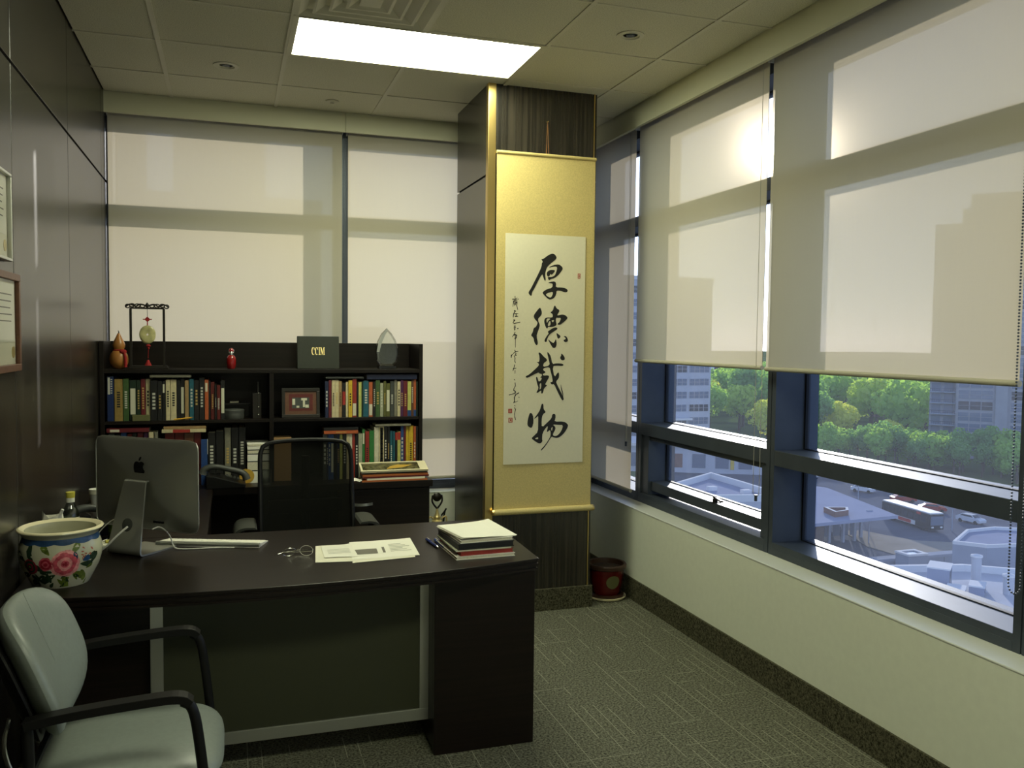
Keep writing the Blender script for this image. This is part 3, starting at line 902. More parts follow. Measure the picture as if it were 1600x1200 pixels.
for A in ((-0.278, 3.255, 0.100, 0.744, 3.277, 0.146), (-0.278, 3.255, 0.655, 0.744, 3.277, 0.692)):
    MB().box(*A).build('frame_rail', 'aluminium', mod, bevel=0.001)
for A in ((-0.278, 3.255, 0.146, -0.235, 3.277, 0.655), (0.700, 3.255, 0.146, 0.744, 3.277, 0.655)):
    MB().box(*A).build('frame_stile', 'aluminium', mod, bevel=0.001)
MB().box(-0.690, 3.30, 0.02, -0.278, 3.33, DZ - 0.046).build('left_panel', 'desk_wood', desk)
MB().box(-0.690, 3.33, 0.0, -0.655, 3.90, DZ - 0.046).build('side_panel', 'desk_wood', desk)
# return joining desk and credenza
ret = thing('desk_return', 'dark wood return joining the desk to the credenza along the wall', 'desk', (0, 0, 0))
MB().box(-0.695, 3.927, DZ - 0.04, -0.10, 5.118, DZ).build('worktop', 'desk_wood', ret, bevel=0.002)
MB().box(-0.14, 3.95, 0.0, -0.11, 5.10, DZ - 0.04).build('side_panel', 'desk_wood', ret)
MB().box(-0.690, 3.95, 0.0, -0.66, 5.10, DZ - 0.04).build('wall_panel', 'desk_wood', ret)

# ------------------------------------------------------------------ credenza and bookcase hutch
cr = thing('credenza', 'dark wood credenza with drawers under the bookcase', 'credenza', (0, 0, 0))
MB().box(-0.695, 5.122, DZ - 0.04, 1.178, 5.615, DZ).build('worktop', 'case_wood', cr, bevel=0.002)
MB().box(0.60, 5.160, 0.03, 1.165, 5.60, DZ - 0.042).build('pedestal', 'case_wood', cr)
MB().box(-0.69, 5.58, 0.03, 0.60, 5.60, DZ - 0.042).build('back_panel', 'case_wood', cr)
MB().box(-0.69, 5.160, 0.03, -0.66, 5.58, DZ - 0.042).build('side_panel', 'case_wood', cr)
for z0, z1 in ((0.405, 0.690), (0.045, 0.395)):
    d = MB().box(0.605, 5.142, z0, 1.160, 5.160, z1).build('drawer', 'case_wood', cr, bevel=0.0015)
    pts = [(0.690 + 0.12 * s, 5.142 - 0.024 * math.sin(PI * s), z1 - 0.085) for s in [i / 10 for i in range(11)]]
    mb = MB()
    for a, b in zip(pts, pts[1:]): mb.bar(a, b, 0.005, 0.016)
    mb.build('handle', 'aluminium', d)

HF, HB_ = 5.252, 5.585
hu = thing('bookcase', 'dark wood bookcase hutch standing on the credenza', 'bookcase', (0, 0, DZ))
def hb(name, x0, y0, z0, x1, y1, z1): return MB().box(x0, y0, z0 - DZ, x1, y1, z1 - DZ).build(name, 'case_wood', hu, bevel=0.0012)
hb('side', 1.116, HF, DZ + 0.001, 1.139, HB_, 1.572)
hb('side', -0.695, HF, DZ + 0.001, -0.672, HB_, 1.572)
hb('top_board', -0.672, HF, 1.392, 1.116, HB_ - 0.012, 1.4148)
hb('shelf', -0.672, HF + 0.004, 1.1017, 0.2165, HB_ - 0.012, 1.1206)
hb('shelf', 0.2425, HF + 0.004, 1.1017, 1.116, HB_ - 0.012, 1.1206)
hb('divider', 0.2170, HF + 0.004, DZ + 0.001, 0.2420, HB_ - 0.012, 1.392)
hb('back_panel', -0.672, HB_ - 0.012, DZ + 0.001, 1.116, HB_, 1.572)

# ------------------------------------------------------------------ books
BC = {'navy': ((0.012, 0.018, 0.055), 'navy'), 'blue': ((0.02, 0.06, 0.20), 'blue'), 'nw': ((0.010, 0.025, 0.10), 'royal blue'),
      'ochre': ((0.30, 0.20, 0.06), 'ochre'), 'tan': ((0.34, 0.22, 0.10), 'tan'), 'green': ((0.05, 0.10, 0.03), 'green'),
      'bgreen': ((0.03, 0.17, 0.04), 'bright green'), 'dkgreen': ((0.010, 0.026, 0.014), 'dark green'), 'maroon': ((0.13, 0.015, 0.020), 'maroon'),
      'beige': ((0.42, 0.37, 0.22), 'beige'), 'black': ((0.010, 0.010, 0.010), 'black'), 'cream': ((0.60, 0.52, 0.32), 'cream'),
      'teal': ((0.015, 0.10, 0.14), 'teal'), 'orange': ((0.42, 0.10, 0.03), 'orange'), 'dred': ((0.10, 0.010, 0.008), 'dark red'),
      'red': ((0.28, 0.03, 0.02), 'red'), 'yellow': ((0.60, 0.40, 0.03), 'yellow'), 'lime': ((0.50, 0.50, 0.14), 'pale yellow-green'),
      'pale': ((0.36, 0.37, 0.26), 'pale grey'), 'olive': ((0.10, 0.10, 0.025), 'olive'), 'grey': ((0.05, 0.055, 0.05), 'dark grey'),
      'grey2': ((0.20, 0.19, 0.14), 'grey'), 'purple': ((0.07, 0.015, 0.07), 'purple'), 'brown': ((0.12, 0.05, 0.025), 'brown'), 'white': ((0.62, 0.58, 0.44), 'off-white')}
for k, (c, _) in BC.items(): mat('cover_' + k, c, 0.42, noise=0.12, nscale=60)
mat('label_white', (0.62, 0.60, 0.46), 0.6)
mat('print_white', (0.55, 0.54, 0.46), 0.6)
mat('print_black', (0.01, 0.01, 0.01), 0.6)
mat('print_gold', (0.50, 0.34, 0.10), 0.5)
mat('print_red', (0.35, 0.03, 0.02), 0.5)
mat('print_blue', (0.02, 0.06, 0.20), 0.5)
ORD = ['first', 'second', 'third', 'fourth', 'fifth', 'sixth', 'seventh', 'eighth', 'ninth', 'tenth', 'eleventh', 'twelfth', 'thirteenth', 'fourteenth', 'fifteenth', 'sixteenth', 'seventeenth', 'eighteenth', 'nineteenth', 'twentieth', 'twenty-first', 'twenty-second', 'twenty-third', 'twenty-fourth', 'twenty-fifth', 'twenty-sixth', 'twenty-seventh', 'twenty-eighth', 'twenty-ninth', 'thirtieth', 'thirty-first', 'thirty-second']
rb = random.Random(11)
def book(label, w, h, d, col, deco, loc, group, rot=(0, 0, 0)):
    """upright book, spine towards -Y at y=0; local origin at its bottom left front"""
    o = bpy.data.objects.new('book', None)
    COL.objects.link(o); o.location = loc; o.rotation_euler = rot; o.empty_display_size = 0.02
    tag(o, label, 'book', group)
    t = min(0.0022, w * 0.18)
    mb = MB()
    mb.box(0, 0, 0, t, d, h).box(w - t, 0, 0, w, d, h)
    mb.box(t, -0.0015, 0, w - t, 0.002, h)
    mb.build('cover', 'cover_' + col, o)
    MB().box(t, 0.002, 0.003, w - t, d - 0.004, h - 0.004).build('pages', 'paper_edge', o)
    def dec(nm, m, zs, x0=0.2, x1=0.8):
        mb = MB()
        for a, b in zs: mb.box(w * x0, -0.0022, h * a, w * x1, -0.0012, h * b)
        mb.build(nm, m, o)
    lo, hi = 0.28 + rb.random() * 0.1, 0.62 + rb.random() * 0.2
    n = 5 + int(rb.random() * 5)
    rows = [(lo + (hi - lo) * i / n, lo + (hi - lo) * (i + 0.62) / n) for i in range(n)]
    if deco == 'w': dec('title_print', 'print_white', rows, 0.28, 0.72)
    elif deco == 'g': dec('title_print', 'print_gold', rows, 0.3, 0.7)
    elif deco == 'k': dec('title_print', 'print_black', rows, 0.3, 0.7)
    elif deco == 'l': dec('paper_label', 'label_white', [(0.16, 0.80)], 0.12, 0.88)
    elif deco == 'lb': dec('paper_label', 'label_white', [(0.04, 0.36)], 0.08, 0.92)
    elif deco == 'lt': dec('paper_label', 'label_white', [(0.70, 0.92)], 0.15, 0.75)
    elif deco == 'r': dec('title_print', 'print_red', [(0.82, 0.99)], 0.03, 0.97)
    elif deco == 'rm': dec('colour_band', 'print_red', [(0.36, 0.75)], 0.03, 0.97)
    elif deco == 'bb': dec('colour_band', 'print_blue', [(0.0, 0.17)], 0.0, 1.0)
    elif deco == 'box':
        dec('title_print', 'print_black', [(0.16, 0.98)], 0.22, 0.80)
        dec('lettering', 'print_gold', [(0.20 + 0.095 * i, 0.27 + 0.095 * i) for i in range(8)], 0.38, 0.66)
    elif deco == 'nw':
        dec('title_print', 'print_white', [(0.60, 0.98)], 0.12, 0.45)
        dec('lettering', 'print_white', [(0.62 + 0.05 * i, 0.645 + 0.05 * i) for i in range(7)], 0.55, 0.8)
    return o
def shelf_row(L, z, place_name, group):
    for i, (x, w, top, c, deco) in enumerate(L):
        d = 0.17 + 0.03 * ((i * 37) % 5) / 5
        what = {'l': ' with tall paper label', 'lb': ' with pale label at its foot', 'lt': ' with pale label near its top', 'w': ' with pale lettering', 'g': ' with gold lettering', 'k': ' with black lettering', 'box': ' with black boxed title', 'nw': ' with white title', 'r': ' with red band at top', 'rm': ' with red middle band', 'bb': ' with blue foot'}.get(deco, '')
        book('%s book%s, %s from left, %s' % (BC[c][1], what, ORD[i], place_name), max(0.007, w - 0.0008), top - z, d, c, deco,
             (x, HF + 0.018 + 0.012 * ((i * 29) % 7) / 7, z + 0.0006), group)
UL = [(-0.6597, 0.0348, 1.373, 'nw', 'nw'), (-0.6225, 0.043, 1.358, 'ochre', 'k'), (-0.5781, 0.0311, 1.36, 'green', 'w'), (-0.5444, 0.0353, 1.351, 'dkgreen', 'l'), (-0.5077, 0.0204, 1.351, 'dkgreen', 'g'), (-0.4858, 0.0246, 1.358, 'maroon', 'g'), (-0.4598, 0.0233, 1.359, 'beige', 'k'), (-0.4352, 0.0372, 1.349, 'black', 'w'), (-0.3967, 0.0235, 1.346, 'black', 'g'), (-0.3718, 0.0166, 1.346, 'black', 'lt'), (-0.3537, 0.0236, 1.353, 'cream', 'k'), (-0.3287, 0.0321, 1.354, 'cream', 'k'), (-0.2952, 0.0202, 1.351, 'black', ''),
      (-0.2742, 0.0217, 1.357, 'black', 'l'), (-0.2516, 0.0211, 1.35, 'tan', ''), (-0.2272, 0.0244, 1.357, 'teal', 'w'), (-0.2012, 0.0261, 1.35, 'black', 'g'), (-0.1733, 0.0279, 1.364, 'black', 'w'), (-0.1439, 0.0214, 1.353, 'orange', 'lt'), (-0.1219, 0.0092, 1.346, 'black', ''), (-0.111, 0.0215, 1.339, 'dred', 'g'), (-0.088, 0.0099, 1.325, 'black', 'w'), (-0.0764, 0.0190, 1.321, 'dred', 'w'), (-0.0556, 0.0226, 1.349, 'black', 'l')]
UR = [(0.542, 0.0203, 1.341, 'navy', 'w'), (0.5637, 0.0176, 1.347, 'maroon', ''), (0.5826, 0.0204, 1.347, 'cream', 'k'), (0.603, 0.0218, 1.347, 'cream', 'g'), (0.6248, 0.0191, 1.342, 'tan', 'k'), (0.6467, 0.0192, 1.33, 'black', 'rm'), (0.6672, 0.0151, 1.335, 'cream', ''), (0.6823, 0.0234, 1.345, 'yellow', 'k'), (0.7065, 0.0254, 1.355, 'red', 'lb'), (0.7333, 0.0102, 1.332, 'black', ''), (0.7443, 0.018, 1.335, 'lime', ''), (0.7629, 0.0092, 1.338, 'dkgreen', ''), (0.7728, 0.0345, 1.343, 'teal', 'w'), (0.8082, 0.0237, 1.335, 'orange', 'lb'), (0.8333, 0.014, 1.337, 'black', 'w'),
      (0.8484, 0.0266, 1.346, 'green', 'g'), (0.8765, 0.0197, 1.329, 'pale', 'w'), (0.8976, 0.0164, 1.34, 'olive', 'g'), (0.9148, 0.0237, 1.326, 'olive', 'l'), (0.9399, 0.0241, 1.34, 'grey', 'w'), (0.9654, 0.0179, 1.347, 'grey2', ''), (0.984, 0.0185, 1.337, 'cream', 'k'), (1.003, 0.0186, 1.345, 'purple', 'g'), (1.0224, 0.0249, 1.342, 'maroon', 'g'), (1.0485, 0.0227, 1.339, 'lime', 'bb'), (1.072, 0.0144, 1.348, 'brown', 'w'), (1.0869, 0.0160, 1.35, 'orange', 'bb'), (1.1043, 0.0105, 1.336, 'dkgreen', '')]
LR = [(0.5297, 0.0225, 1.019, 'grey', 'w'), (0.5527, 0.009, 1.018, 'navy', 'w'), (0.5622, 0.0141, 1.018, 'blue', 'w'), (0.5772, 0.0172, 1.018, 'blue', 'l'), (0.5949, 0.018, 1.017, 'black', ''), (0.614, 0.017, 1.017, 'navy', 'g'), (0.6317, 0.017, 1.018, 'lime', ''), (0.6496, 0.0212, 1.016, 'black', 'w'), (0.6715, 0.0174, 1.019, 'cream', ''), (0.6894, 0.0166, 1.018, 'white', 'k'), (0.7066, 0.0163, 1.015, 'red', ''), (0.724, 0.02, 1.017, 'black', 'w'), (0.7448, 0.0231, 1.018, 'pale', ''), (0.7683, 0.0167, 1.044, 'bgreen', 'lt'), (0.7856, 0.0235, 1.031, 'red', 'k'), (0.8102, 0.0294, 1.035, 'bgreen', ''),
      (0.8407, 0.0284, 1.056, 'white', ''), (0.8704, 0.0319, 1.059, 'cream', 'box'), (0.9036, 0.0183, 1.06, 'black', 'w'), (0.9236, 0.0154, 1.056, 'black', 'g'), (0.9404, 0.0167, 1.029, 'teal', 'w'), (0.9578, 0.0114, 1.027, 'teal', ''), (0.9706, 0.0148, 1.022, 'black', 'r'), (0.986, 0.0195, 1.025, 'lime', 'r'), (1.006, 0.0195, 1.058, 'blue', 'w'), (1.0262, 0.0128, 1.057, 'maroon', ''), (1.0397, 0.0166, 1.058, 'yellow', ''), (1.057, 0.0288, 1.058, 'yellow', 'k'), (1.0868, 0.0148, 1.056, 'orange', 'w'), (1.1022, 0.0135, 1.056, 'black', '')]
LL = [(-0.655, 0.030, 1.050, 'grey', 'lt'), (-0.622, 0.026, 1.045, 'black', ''), (-0.592, 0.030, 1.055, 'blue', 'w'), (-0.558, 0.024, 1.045, 'dred', ''), (-0.532, 0.022, 1.050, 'black', 'lt'), (-0.506, 0.030, 1.050, 'maroon', 'g'), (-0.472, 0.022, 1.052, 'purple', 'w'), (-0.446, 0.026, 1.055, 'cream', ''), (-0.416, 0.018, 1.055, 'grey2', ''), (-0.36, 0.05, 1.048, 'dred', 'g'), (-0.308, 0.05, 1.048, 'dred', 'g'), (-0.256, 0.05, 1.048, 'brown', 'g'), (-0.204, 0.038, 1.048, 'dred', '')]
shelf_row(UL, 1.1206, 'upper left shelf', 'books on the upper left shelf')
shelf_row(UR, 1.1206, 'upper right shelf', 'books on the upper right shelf')
shelf_row(LR, DZ, 'lower right shelf', 'books on the lower right shelf')
shelf_row(LL, DZ, 'lower left shelf', 'books on the lower left shelf')
# books lying flat on top of the rows
def flat_book(label, x0, x1, z, th, col, y0, dep, rz=0.0, deco=''):
    o = book(label, th, x1 - x0, dep, col, deco, (x1, y0, z), 'books lying flat on the rows', (0, -PI / 2, 0))
    return o
flat_book('grey flat folder lying on top of the upper left row', -0.437, -0.217, 1.367, 0.016, 'grey2', 5.262, 0.16)
flat_book('dark grey folder lying flat over the left of the upper right books', 0.545, 0.774, 1.3575, 0.011, 'grey', 5.265, 0.16)
flat_book('dark blue folder lying flat over the right of the upper right books', 0.793, 1.106, 1.3515, 0.030, 'navy', 5.268, 0.16)
flat_book('orange paperback lying flat on the short books of the lower right shelf', 0.534, 0.739, 1.0205, 0.020, 'orange', 5.262, 0.15, deco='g')
flat_book('black folder lying flat above the orange paperback', 0.534, 0.742, 1.0415, 0.018, 'black', 5.266, 0.15)
flat_book('grey silver folder lying flat on the tall books of the lower right shelf', 0.846, 1.067, 1.0615, 0.013, 'grey2', 5.262, 0.15)
flat_book('dull red book lying flat at left of the lower left shelf', -0.664, -0.443, 1.0565, 0.024, 'maroon', 5.262, 0.15, deco='lt')
flat_book('cream book with red band lying flat on the dark red volumes', -0.376, -0.138, 1.0495, 0.020, 'cream', 5.258, 0.16, deco='rm')
flat_book('tan book lying flat on the cream book with red band', -0.366, -0.138, 1.0702, 0.016, 'tan', 5.262, 0.15)
# binders right of the lower left shelf
for lab, x, w, top, c, deco in (('black ring binder left of the olive binder on lower shelf', -0.128, 0.040, 1.04, 'black', 'w'), ('narrow black binder touching the olive binder on its left', -0.084, 0.042, 1.05, 'black', ''),
                                ('tall olive grey binder on the lower left shelf', -0.036, 0.034, 1.069, 'grey2', 'g'), ('black binder right of the olive binder on lower shelf', 0.002, 0.038, 1.068, 'black', 'w'), ('black binder beside the stack of white papers', 0.043, 0.038, 1.068, 'black', 'w')):
    book(lab, w, top - DZ, 0.22, c, deco, (x, HF + 0.045, DZ + 0.0006), 'binders on the lower left shelf')
# stacks of paper in the lower left shelf
zz = DZ + 0.0005
rs = random.Random(5)
for i, (h, nm) in enumerate(((0.075, 'lowest thick'), (0.055, 'second'), (0.045, 'third'), (0.024, 'fourth'), (0.020, 'fifth'), (0.016, 'topmost'))):
    t = thing('paper_stack', '%s bundle of white papers in the pile on the lower shelf' % nm, 'papers', (0.152, HF + 0.10, zz), rs.uniform(-0.03, 0.03), 'bundles of paper in the shelf pile')
    MB().box(-0.062, -0.085, 0, 0.062, 0.085, h - 0.006).build('sheets', 'paper_edge' if i % 2 else 'white_paper', t)
    MB().box(-0.064, -0.084, h - 0.006, 0.064, 0.087, h - 0.0005).build('folder', 'white_paper' if i > 3 else 'cover_black', t)
    zz += h
t = thing('small_box', 'small plain cardboard box on the lower middle shelf', 'box', (0.294, 5.34, DZ + 0.0005))
MB().box(-0.05, -0.05, 0, 0.05, 0.05, 0.262).build('carton', 'cardboard', t, bevel=0.002)
MB().box(-0.0505, -0.0505, 0.235, 0.0505, 0.0505, 0.2635).build('lid', 'cardboard', t)
t = thing('blue_box', 'small blue box with pale edge beside the computer on the shelf', 'box', (-0.147, 5.262, DZ + 0.0005))
MB().box(-0.018, -0.004, 0, 0.016, 0.004, 0.268).build('card', 'cover_blue', t)
MB().box(0.016, -0.0045, 0.18, 0.0185, 0.0045, 0.268).build('edge', 'label_white', t)

# small things on the upper shelves
t = thing('card_box', 'small olive card box in front of the upper left books', 'box', (-0.484, 5.260, 1.1207))
MB().box(-0.046, -0.006, 0, 0.046, 0.008, 0.032).build('carton', 'green_card', t, bevel=0.0015)
MB().box(-0.047, -0.0065, 0.026, 0.047, 0.0085, 0.0345).build('lid', 'green_card', t, bevel=0.001)
t = thing('pencil', 'yellow pencil lying at the foot of the upper left books', 'pencil', (-0.258, 5.261, 1.1255), 0.0)
MB().tube([(-0.052, 0, 0), (0.043, 0, 0.010)], 0.0045, 6).build('shaft', 'pencil_yellow', t)
MB().tube([(0.043, 0, 0.010), (0.053, 0, 0.011)], [0.0045, 0.0008], 6).build('point', 'cardboard', t)
t = thing('round_tin', 'round dark tin on the upper left shelf', 'tin', (0.012, 5.318, 1.1207))
MB().lathe([(0.0, 0), (0.060, 0), (0.062, 0.004), (0.062, 0.040), (0.060, 0.043)], 32, cap=False).build('tin_body', 'dark_grey_plastic', t, smooth=True)
MB().lathe([(0.0635, 0.036), (0.0635, 0.052), (0.060, 0.056), (0.0, 0.057)], 32, cap=False).build('lid', 'dark_grey_plastic', t, smooth=True)
t = thing('black_box', 'black box with silver edge behind the round tin', 'box', (0.035, 5.46, 1.1207))
MB().box(-0.075, -0.05, 0, 0.075, 0.05, 0.085).build('carton', 'black_plastic', t, bevel=0.002)
MB().box(-0.076, -0.051, 0.078, 0.076, 0.051, 0.083).build('silver_edge', 'dark_grey_plastic', t)
MB().box(-0.040, -0.03, 0.085, 0.010, 0.02, 0.093).build('card', 'paper', t)
t = thing('tassel_stand', 'dark slim stand with silver beads at right of upper left shelf', 'ornament', (0.150, 5.31, 1.1207))
MB().box(-0.028, -0.006, 0, 0.022, 0.012, 0.150).build('plaque', 'dark_bronze', t, bevel=0.002)
MB().tube([(0.006, -0.010, 0.215), (0.006, -0.010, 0.02)], 0.0014, 6).build('cord', 'dark_grey_plastic', t)
mb = MB()
for z in (0.152, 0.068, 0.022): mb.sphere((0.006, -0.012, z), 0.0045, 10, 6)
mb.build('beads', 'silver_bead', t, smooth=True)
MB().cyl((0.002, 0.0, 0.15), 0.006, 0.066, 10).build('post', 'dark_bronze', t)

t = thing('photo_frame', 'dark wood frame with a small red matted picture on the shelf', 'picture frame', (0.402, 5.30, 1.1207))
tilt = Matrix.Rotation(-0.10, 4, 'X')
mb = MB(); W2, H2, fw = 0.112, 0.178, 0.020
mb.box(-W2, -0.008, 0, W2, 0.008, fw).box(-W2, -0.008, H2 - fw, W2, 0.008, H2).box(-W2, -0.008, fw, -W2 + fw, 0.008, H2 - fw).box(W2 - fw, -0.008, fw, W2, 0.008, H2 - fw)
mb.xform(tilt).build('frame', 'dark_bronze', t, bevel=0.0015)
MB().box(-W2 + fw, -0.002, fw, W2 - fw, 0.004, H2 - fw).xform(tilt).build('mount', 'cover_brown', t)
MB().box(-0.070, -0.0035, 0.042, 0.070, -0.002, 0.142).xform(tilt).build('red_mat', 'cover_dred', t)
MB().box(-0.052, -0.0045, 0.056, 0.050, -0.0035, 0.122).xform(tilt).build('picture', 'cover_grey', t)
mb = MB()
mb.box(-0.050, -0.0052, 0.078, -0.034, -0.0045, 0.114).box(0.002, -0.0052, 0.104, 0.036, -0.0045, 0.118).box(0.012, -0.0052, 0.064, 0.024, -0.0045, 0.104).box(0.026, -0.0052, 0.060, 0.046, -0.0045, 0.078).box(-0.026, -0.0052, 0.060, -0.010, -0.0045, 0.072)
mb.xform(tilt).build('figures', 'label_white', t)
MB().bar((0, 0.008, 0.12), (0, 0.062, 0.001), 0.03, 0.004).build('easel', 'dark_bronze', t)

# top of the bookcase
TZ = 1.4150
t = thing('gourd', 'brown double gourd tied with red ribbon on the bookcase', 'gourd', (-0.605, 5.345, TZ))
MB().lathe([(0, 0.003), (0.022, 0.0), (0.040, 0.012), (0.050, 0.035), (0.052, 0.055), (0.047, 0.080), (0.034, 0.098), (0.026, 0.106), (0.028, 0.113), (0.033, 0.124), (0.034, 0.136), (0.029, 0.152), (0.020, 0.170), (0.012, 0.188), (0.007, 0.200), (0.0, 0.203)], 28, cap=False).build('body', 'gourd_skin', t, smooth=True)
MB().tube([(0, 0, 0.198), (0.001, 0, 0.208), (-0.003, 0, 0.218)], [0.004, 0.003, 0.0015], 8).build('stem', 'dark_bronze', t)
MB().tube([(0.028 * math.cos(a), 0.028 * math.sin(a), 0.106) for a in [2 * PI * k / 20 for k in range(20)]], 0.004, 6, closed=True).build('ribbon', 'red_thread', t)
mb = MB().sphere((0.026, -0.036, 0.098), 0.016, 12, 8, (1.2, 0.6, 0.8))
mb.tube([(0.032, -0.040, 0.094), (0.040, -0.046, 0.06), (0.040, -0.050, 0.01)], [0.006, 0.008, 0.009], 8)
mb.build('bow', 'red_thread', t, smooth=True)

t = thing('ornament_stand', 'carved black stand with a hanging jade disc and red knots', 'ornament', (-0.452, 5.330, TZ))
mb = MB().box(-0.096, -0.035, 0, 0.112, 0.035, 0.012).box(-0.094, -0.028, 0.012, 0.105, 0.028, 0.018)
mb.build('base', 'dark_bronze', t, bevel=0.002)
for sx in (-1, 1):
    MB().bar((sx * 0.088, 0, 0.018), (sx * 0.088, 0, 0.345), 0.013, 0.013).build('post', 'dark_bronze', t, bevel=0.001)
mb = MB().bar((-0.090, 0, 0.346), (0.090, 0, 0.346), 0.012, 0.009)
for sx in (-1, 1):
    def ring(cx, cz, rx, rz, w=0.0034):
        mb.tube([(sx * (cx + rx * math.cos(a)), 0, cz + rz * math.sin(a)) for a in [2 * PI * k / 16 for k in range(16)]], w, 6, closed=True)
    ring(0.103, 0.357, 0.012, 0.010); ring(0.080, 0.362, 0.013, 0.009); ring(0.052, 0.360, 0.014, 0.010); ring(0.025, 0.359, 0.012, 0.009)
    mb.tube(smooth_path([(sx * 0.115, 0, 0.352), (sx * 0.09, 0, 0.372), (sx * 0.06, 0, 0.352), (sx * 0.04, 0, 0.372), (sx * 0.005, 0, 0.36)]), 0.0045, 6)
mb.sphere((0, 0, 0.362), 0.011, 10, 8, (1, 0.6, 1.2)).sphere((0, 0, 0.374), 0.005, 8, 6)
mb.build('carved_top', 'dark_bronze', t)
MB().tube([(0, 0, 0.348), (0, 0, 0.298)], 0.0014, 6).build('cord', 'dark_bronze', t)
mb = MB()
kn = [(0, 0.016), (0.016, 0), (0, -0.016), (-0.016, 0)]
mb.add([(x, -0.005, 0.283 + z) for x, z in kn] + [(x, 0.005, 0.283 + z) for x, z in kn], [(0, 1, 2, 3), (7, 6, 5, 4), (0, 4, 5, 1), (1, 5, 6, 2), (2, 6, 7, 3), (3, 7, 4, 0)])
mb.tube([(-0.024, 0, 0.283), (0.024, 0, 0.283)], 0.003, 6).tube([(0, 0, 0.268), (0, 0, 0.248)], 0.003, 6)
mb.build('red_knot', 'red_thread', t)
pr = []
for k in range(13):
    a = PI * k / 12
    pr.append((0.046 * 1.0 * math.sin(a) if k not in (0, 12) else 0.0, 0.007 * math.cos(a)))
mb = MB()
seg = 36
def disc(r, z): return [(r * 0.90 * math.cos(2 * PI * i / seg), z, 0.196 + r * 1.08 * math.sin(2 * PI * i / seg)) for i in range(seg)]
rings = [(0.006, 0.005), (0.006, -0.005), (0.012, -0.0065), (0.036, -0.0065), (0.046, -0.004), (0.049, 0.0), (0.046, 0.004), (0.036, 0.0065), (0.012, 0.0065), (0.006, 0.005)]
vs = []
for r, z in rings: vs += disc(r, z)
fs = [(a * seg + i, a * seg + (i + 1) % seg, (a + 1) * seg + (i + 1) % seg, (a + 1) * seg + i) for a in range(len(rings) - 1) for i in range(seg)]
mb.add(vs, fs).build('jade_disc', 'jade', t, smooth=True)
mb = MB().sphere((0.004, 0, 0.132), 0.010, 12, 8, (1.3, 1, 0.8)).sphere((0.004, 0, 0.118), 0.007, 10, 6)
mb.tube([(0.004, 0, 0.112), (0.002, 0, 0.06)], 0.0016, 6)
mb.build('lower_knot', 'red_thread', t, smooth=True)
mb = MB().lathe([(0.0, 0.052), (0.006, 0.05), (0.010, 0.040), (0.020, 0.019), (0, 0.019)], 14, (0.002, -0.002, 0), cap=False)
mb.build('tassel', 'red_thread', t, smooth=True)

t = thing('snuff_bottle', 'small glossy red bottle with silver collar on the bookcase', 'bottle', (0.004, 5.335, TZ))
MB().lathe([(0, 0), (0.020, 0), (0.025, 0.008), (0.027, 0.035), (0.027, 0.060), (0.022, 0.074), (0.014, 0.080)], 24, cap=False).build('body', 'red_gloss', t, smooth=True)
MB().lathe([(0.014, 0.080), (0.015, 0.084), (0.015, 0.096), (0.013, 0.100)], 20, cap=False).build('collar', 'chrome', t, smooth=True)
MB().lathe([(0.013, 0.100), (0.016, 0.104), (0.014, 0.114), (0.008, 0.121), (0, 0.122)], 20, cap=False).build('stopper', 'red_gloss', t, smooth=True)

t = thing('certificate_folder', 'dark green leather folder lettered CCIM standing on the bookcase', 'folder', (0.511, 5.350, TZ))
tl = Matrix.Rotation(-0.16, 4, 'X')
MB().box(-0.126, -0.004, 0.0, 0.126, 0.004, 0.200).xform(tl).build('front_cover', 'leather_green', t, bevel=0.002)
MB().box(-0.126, 0.0, 0.0, 0.126, 0.006, 0.196).xform(Matrix.Translation((0, 0.055, 0)) @ Matrix.Rotation(0.10, 4, 'X')).build('back_cover', 'leather_green', t, bevel=0.002)
def arc(cx, cy, rx, ry, a0, a1, n=18): return [(cx + rx * math.cos(math.radians(a0 + (a1 - a0) * i / n)), cy + ry * math.sin(math.radians(a0 + (a1 - a0) * i / n))) for i in range(n + 1)]
def letter_c(x): return [[(x + p[0], p[1]) for p in arc(0.36, 0.5, 0.36, 0.52, 48, 312) + arc(0.40, 0.5, 0.22, 0.46, 306, 54)] , [(x + a, b) for a, b in ((0.60, 0.98), (0.66, 0.98), (0.66, 0.64), (0.61, 0.64), (0.54, 0.86))]]
loops = letter_c(-0.10) + letter_c(0.68)
loops += [[(1.48 + a, b) for a, b in ((0, 0), (0.34, 0), (0.34, 0.06), (0.25, 0.08), (0.25, 0.92), (0.34, 0.94), (0.34, 1), (0, 1), (0, 0.94), (0.09, 0.92), (0.09, 0.08), (0, 0.06))]]
loops += [[(1.88 + a, b) for a, b in ((0, 0), (0.22, 0), (0.22, 0.06), (0.14, 0.08), (0.14, 0.80), (0.42, 0.0), (0.47, 0.0), (0.74, 0.82), (0.74, 0.08), (0.66, 0.06), (0.66, 0), (0.98, 0), (0.98, 0.06), (0.90, 0.08), (0.90, 0.92), (0.98, 0.94), (0.98, 1), (0.74, 1), (0.51, 0.30), (0.27, 1), (0, 1), (0, 0.94), (0.08, 0.92), (0.08, 0.08), (0, 0.06))]]
sx_, sz_ = 0.076 / 2.86, 0.046
F = tl @ frame4((-0.038, -0.0046, 0.085), (1, 0, 0), (0, 0, 1))
flat_shape('lettering', [[(a * sx_, b * sz_) for a, b in L] for L in loops], 'gold_foil', t, 0.0003, F)

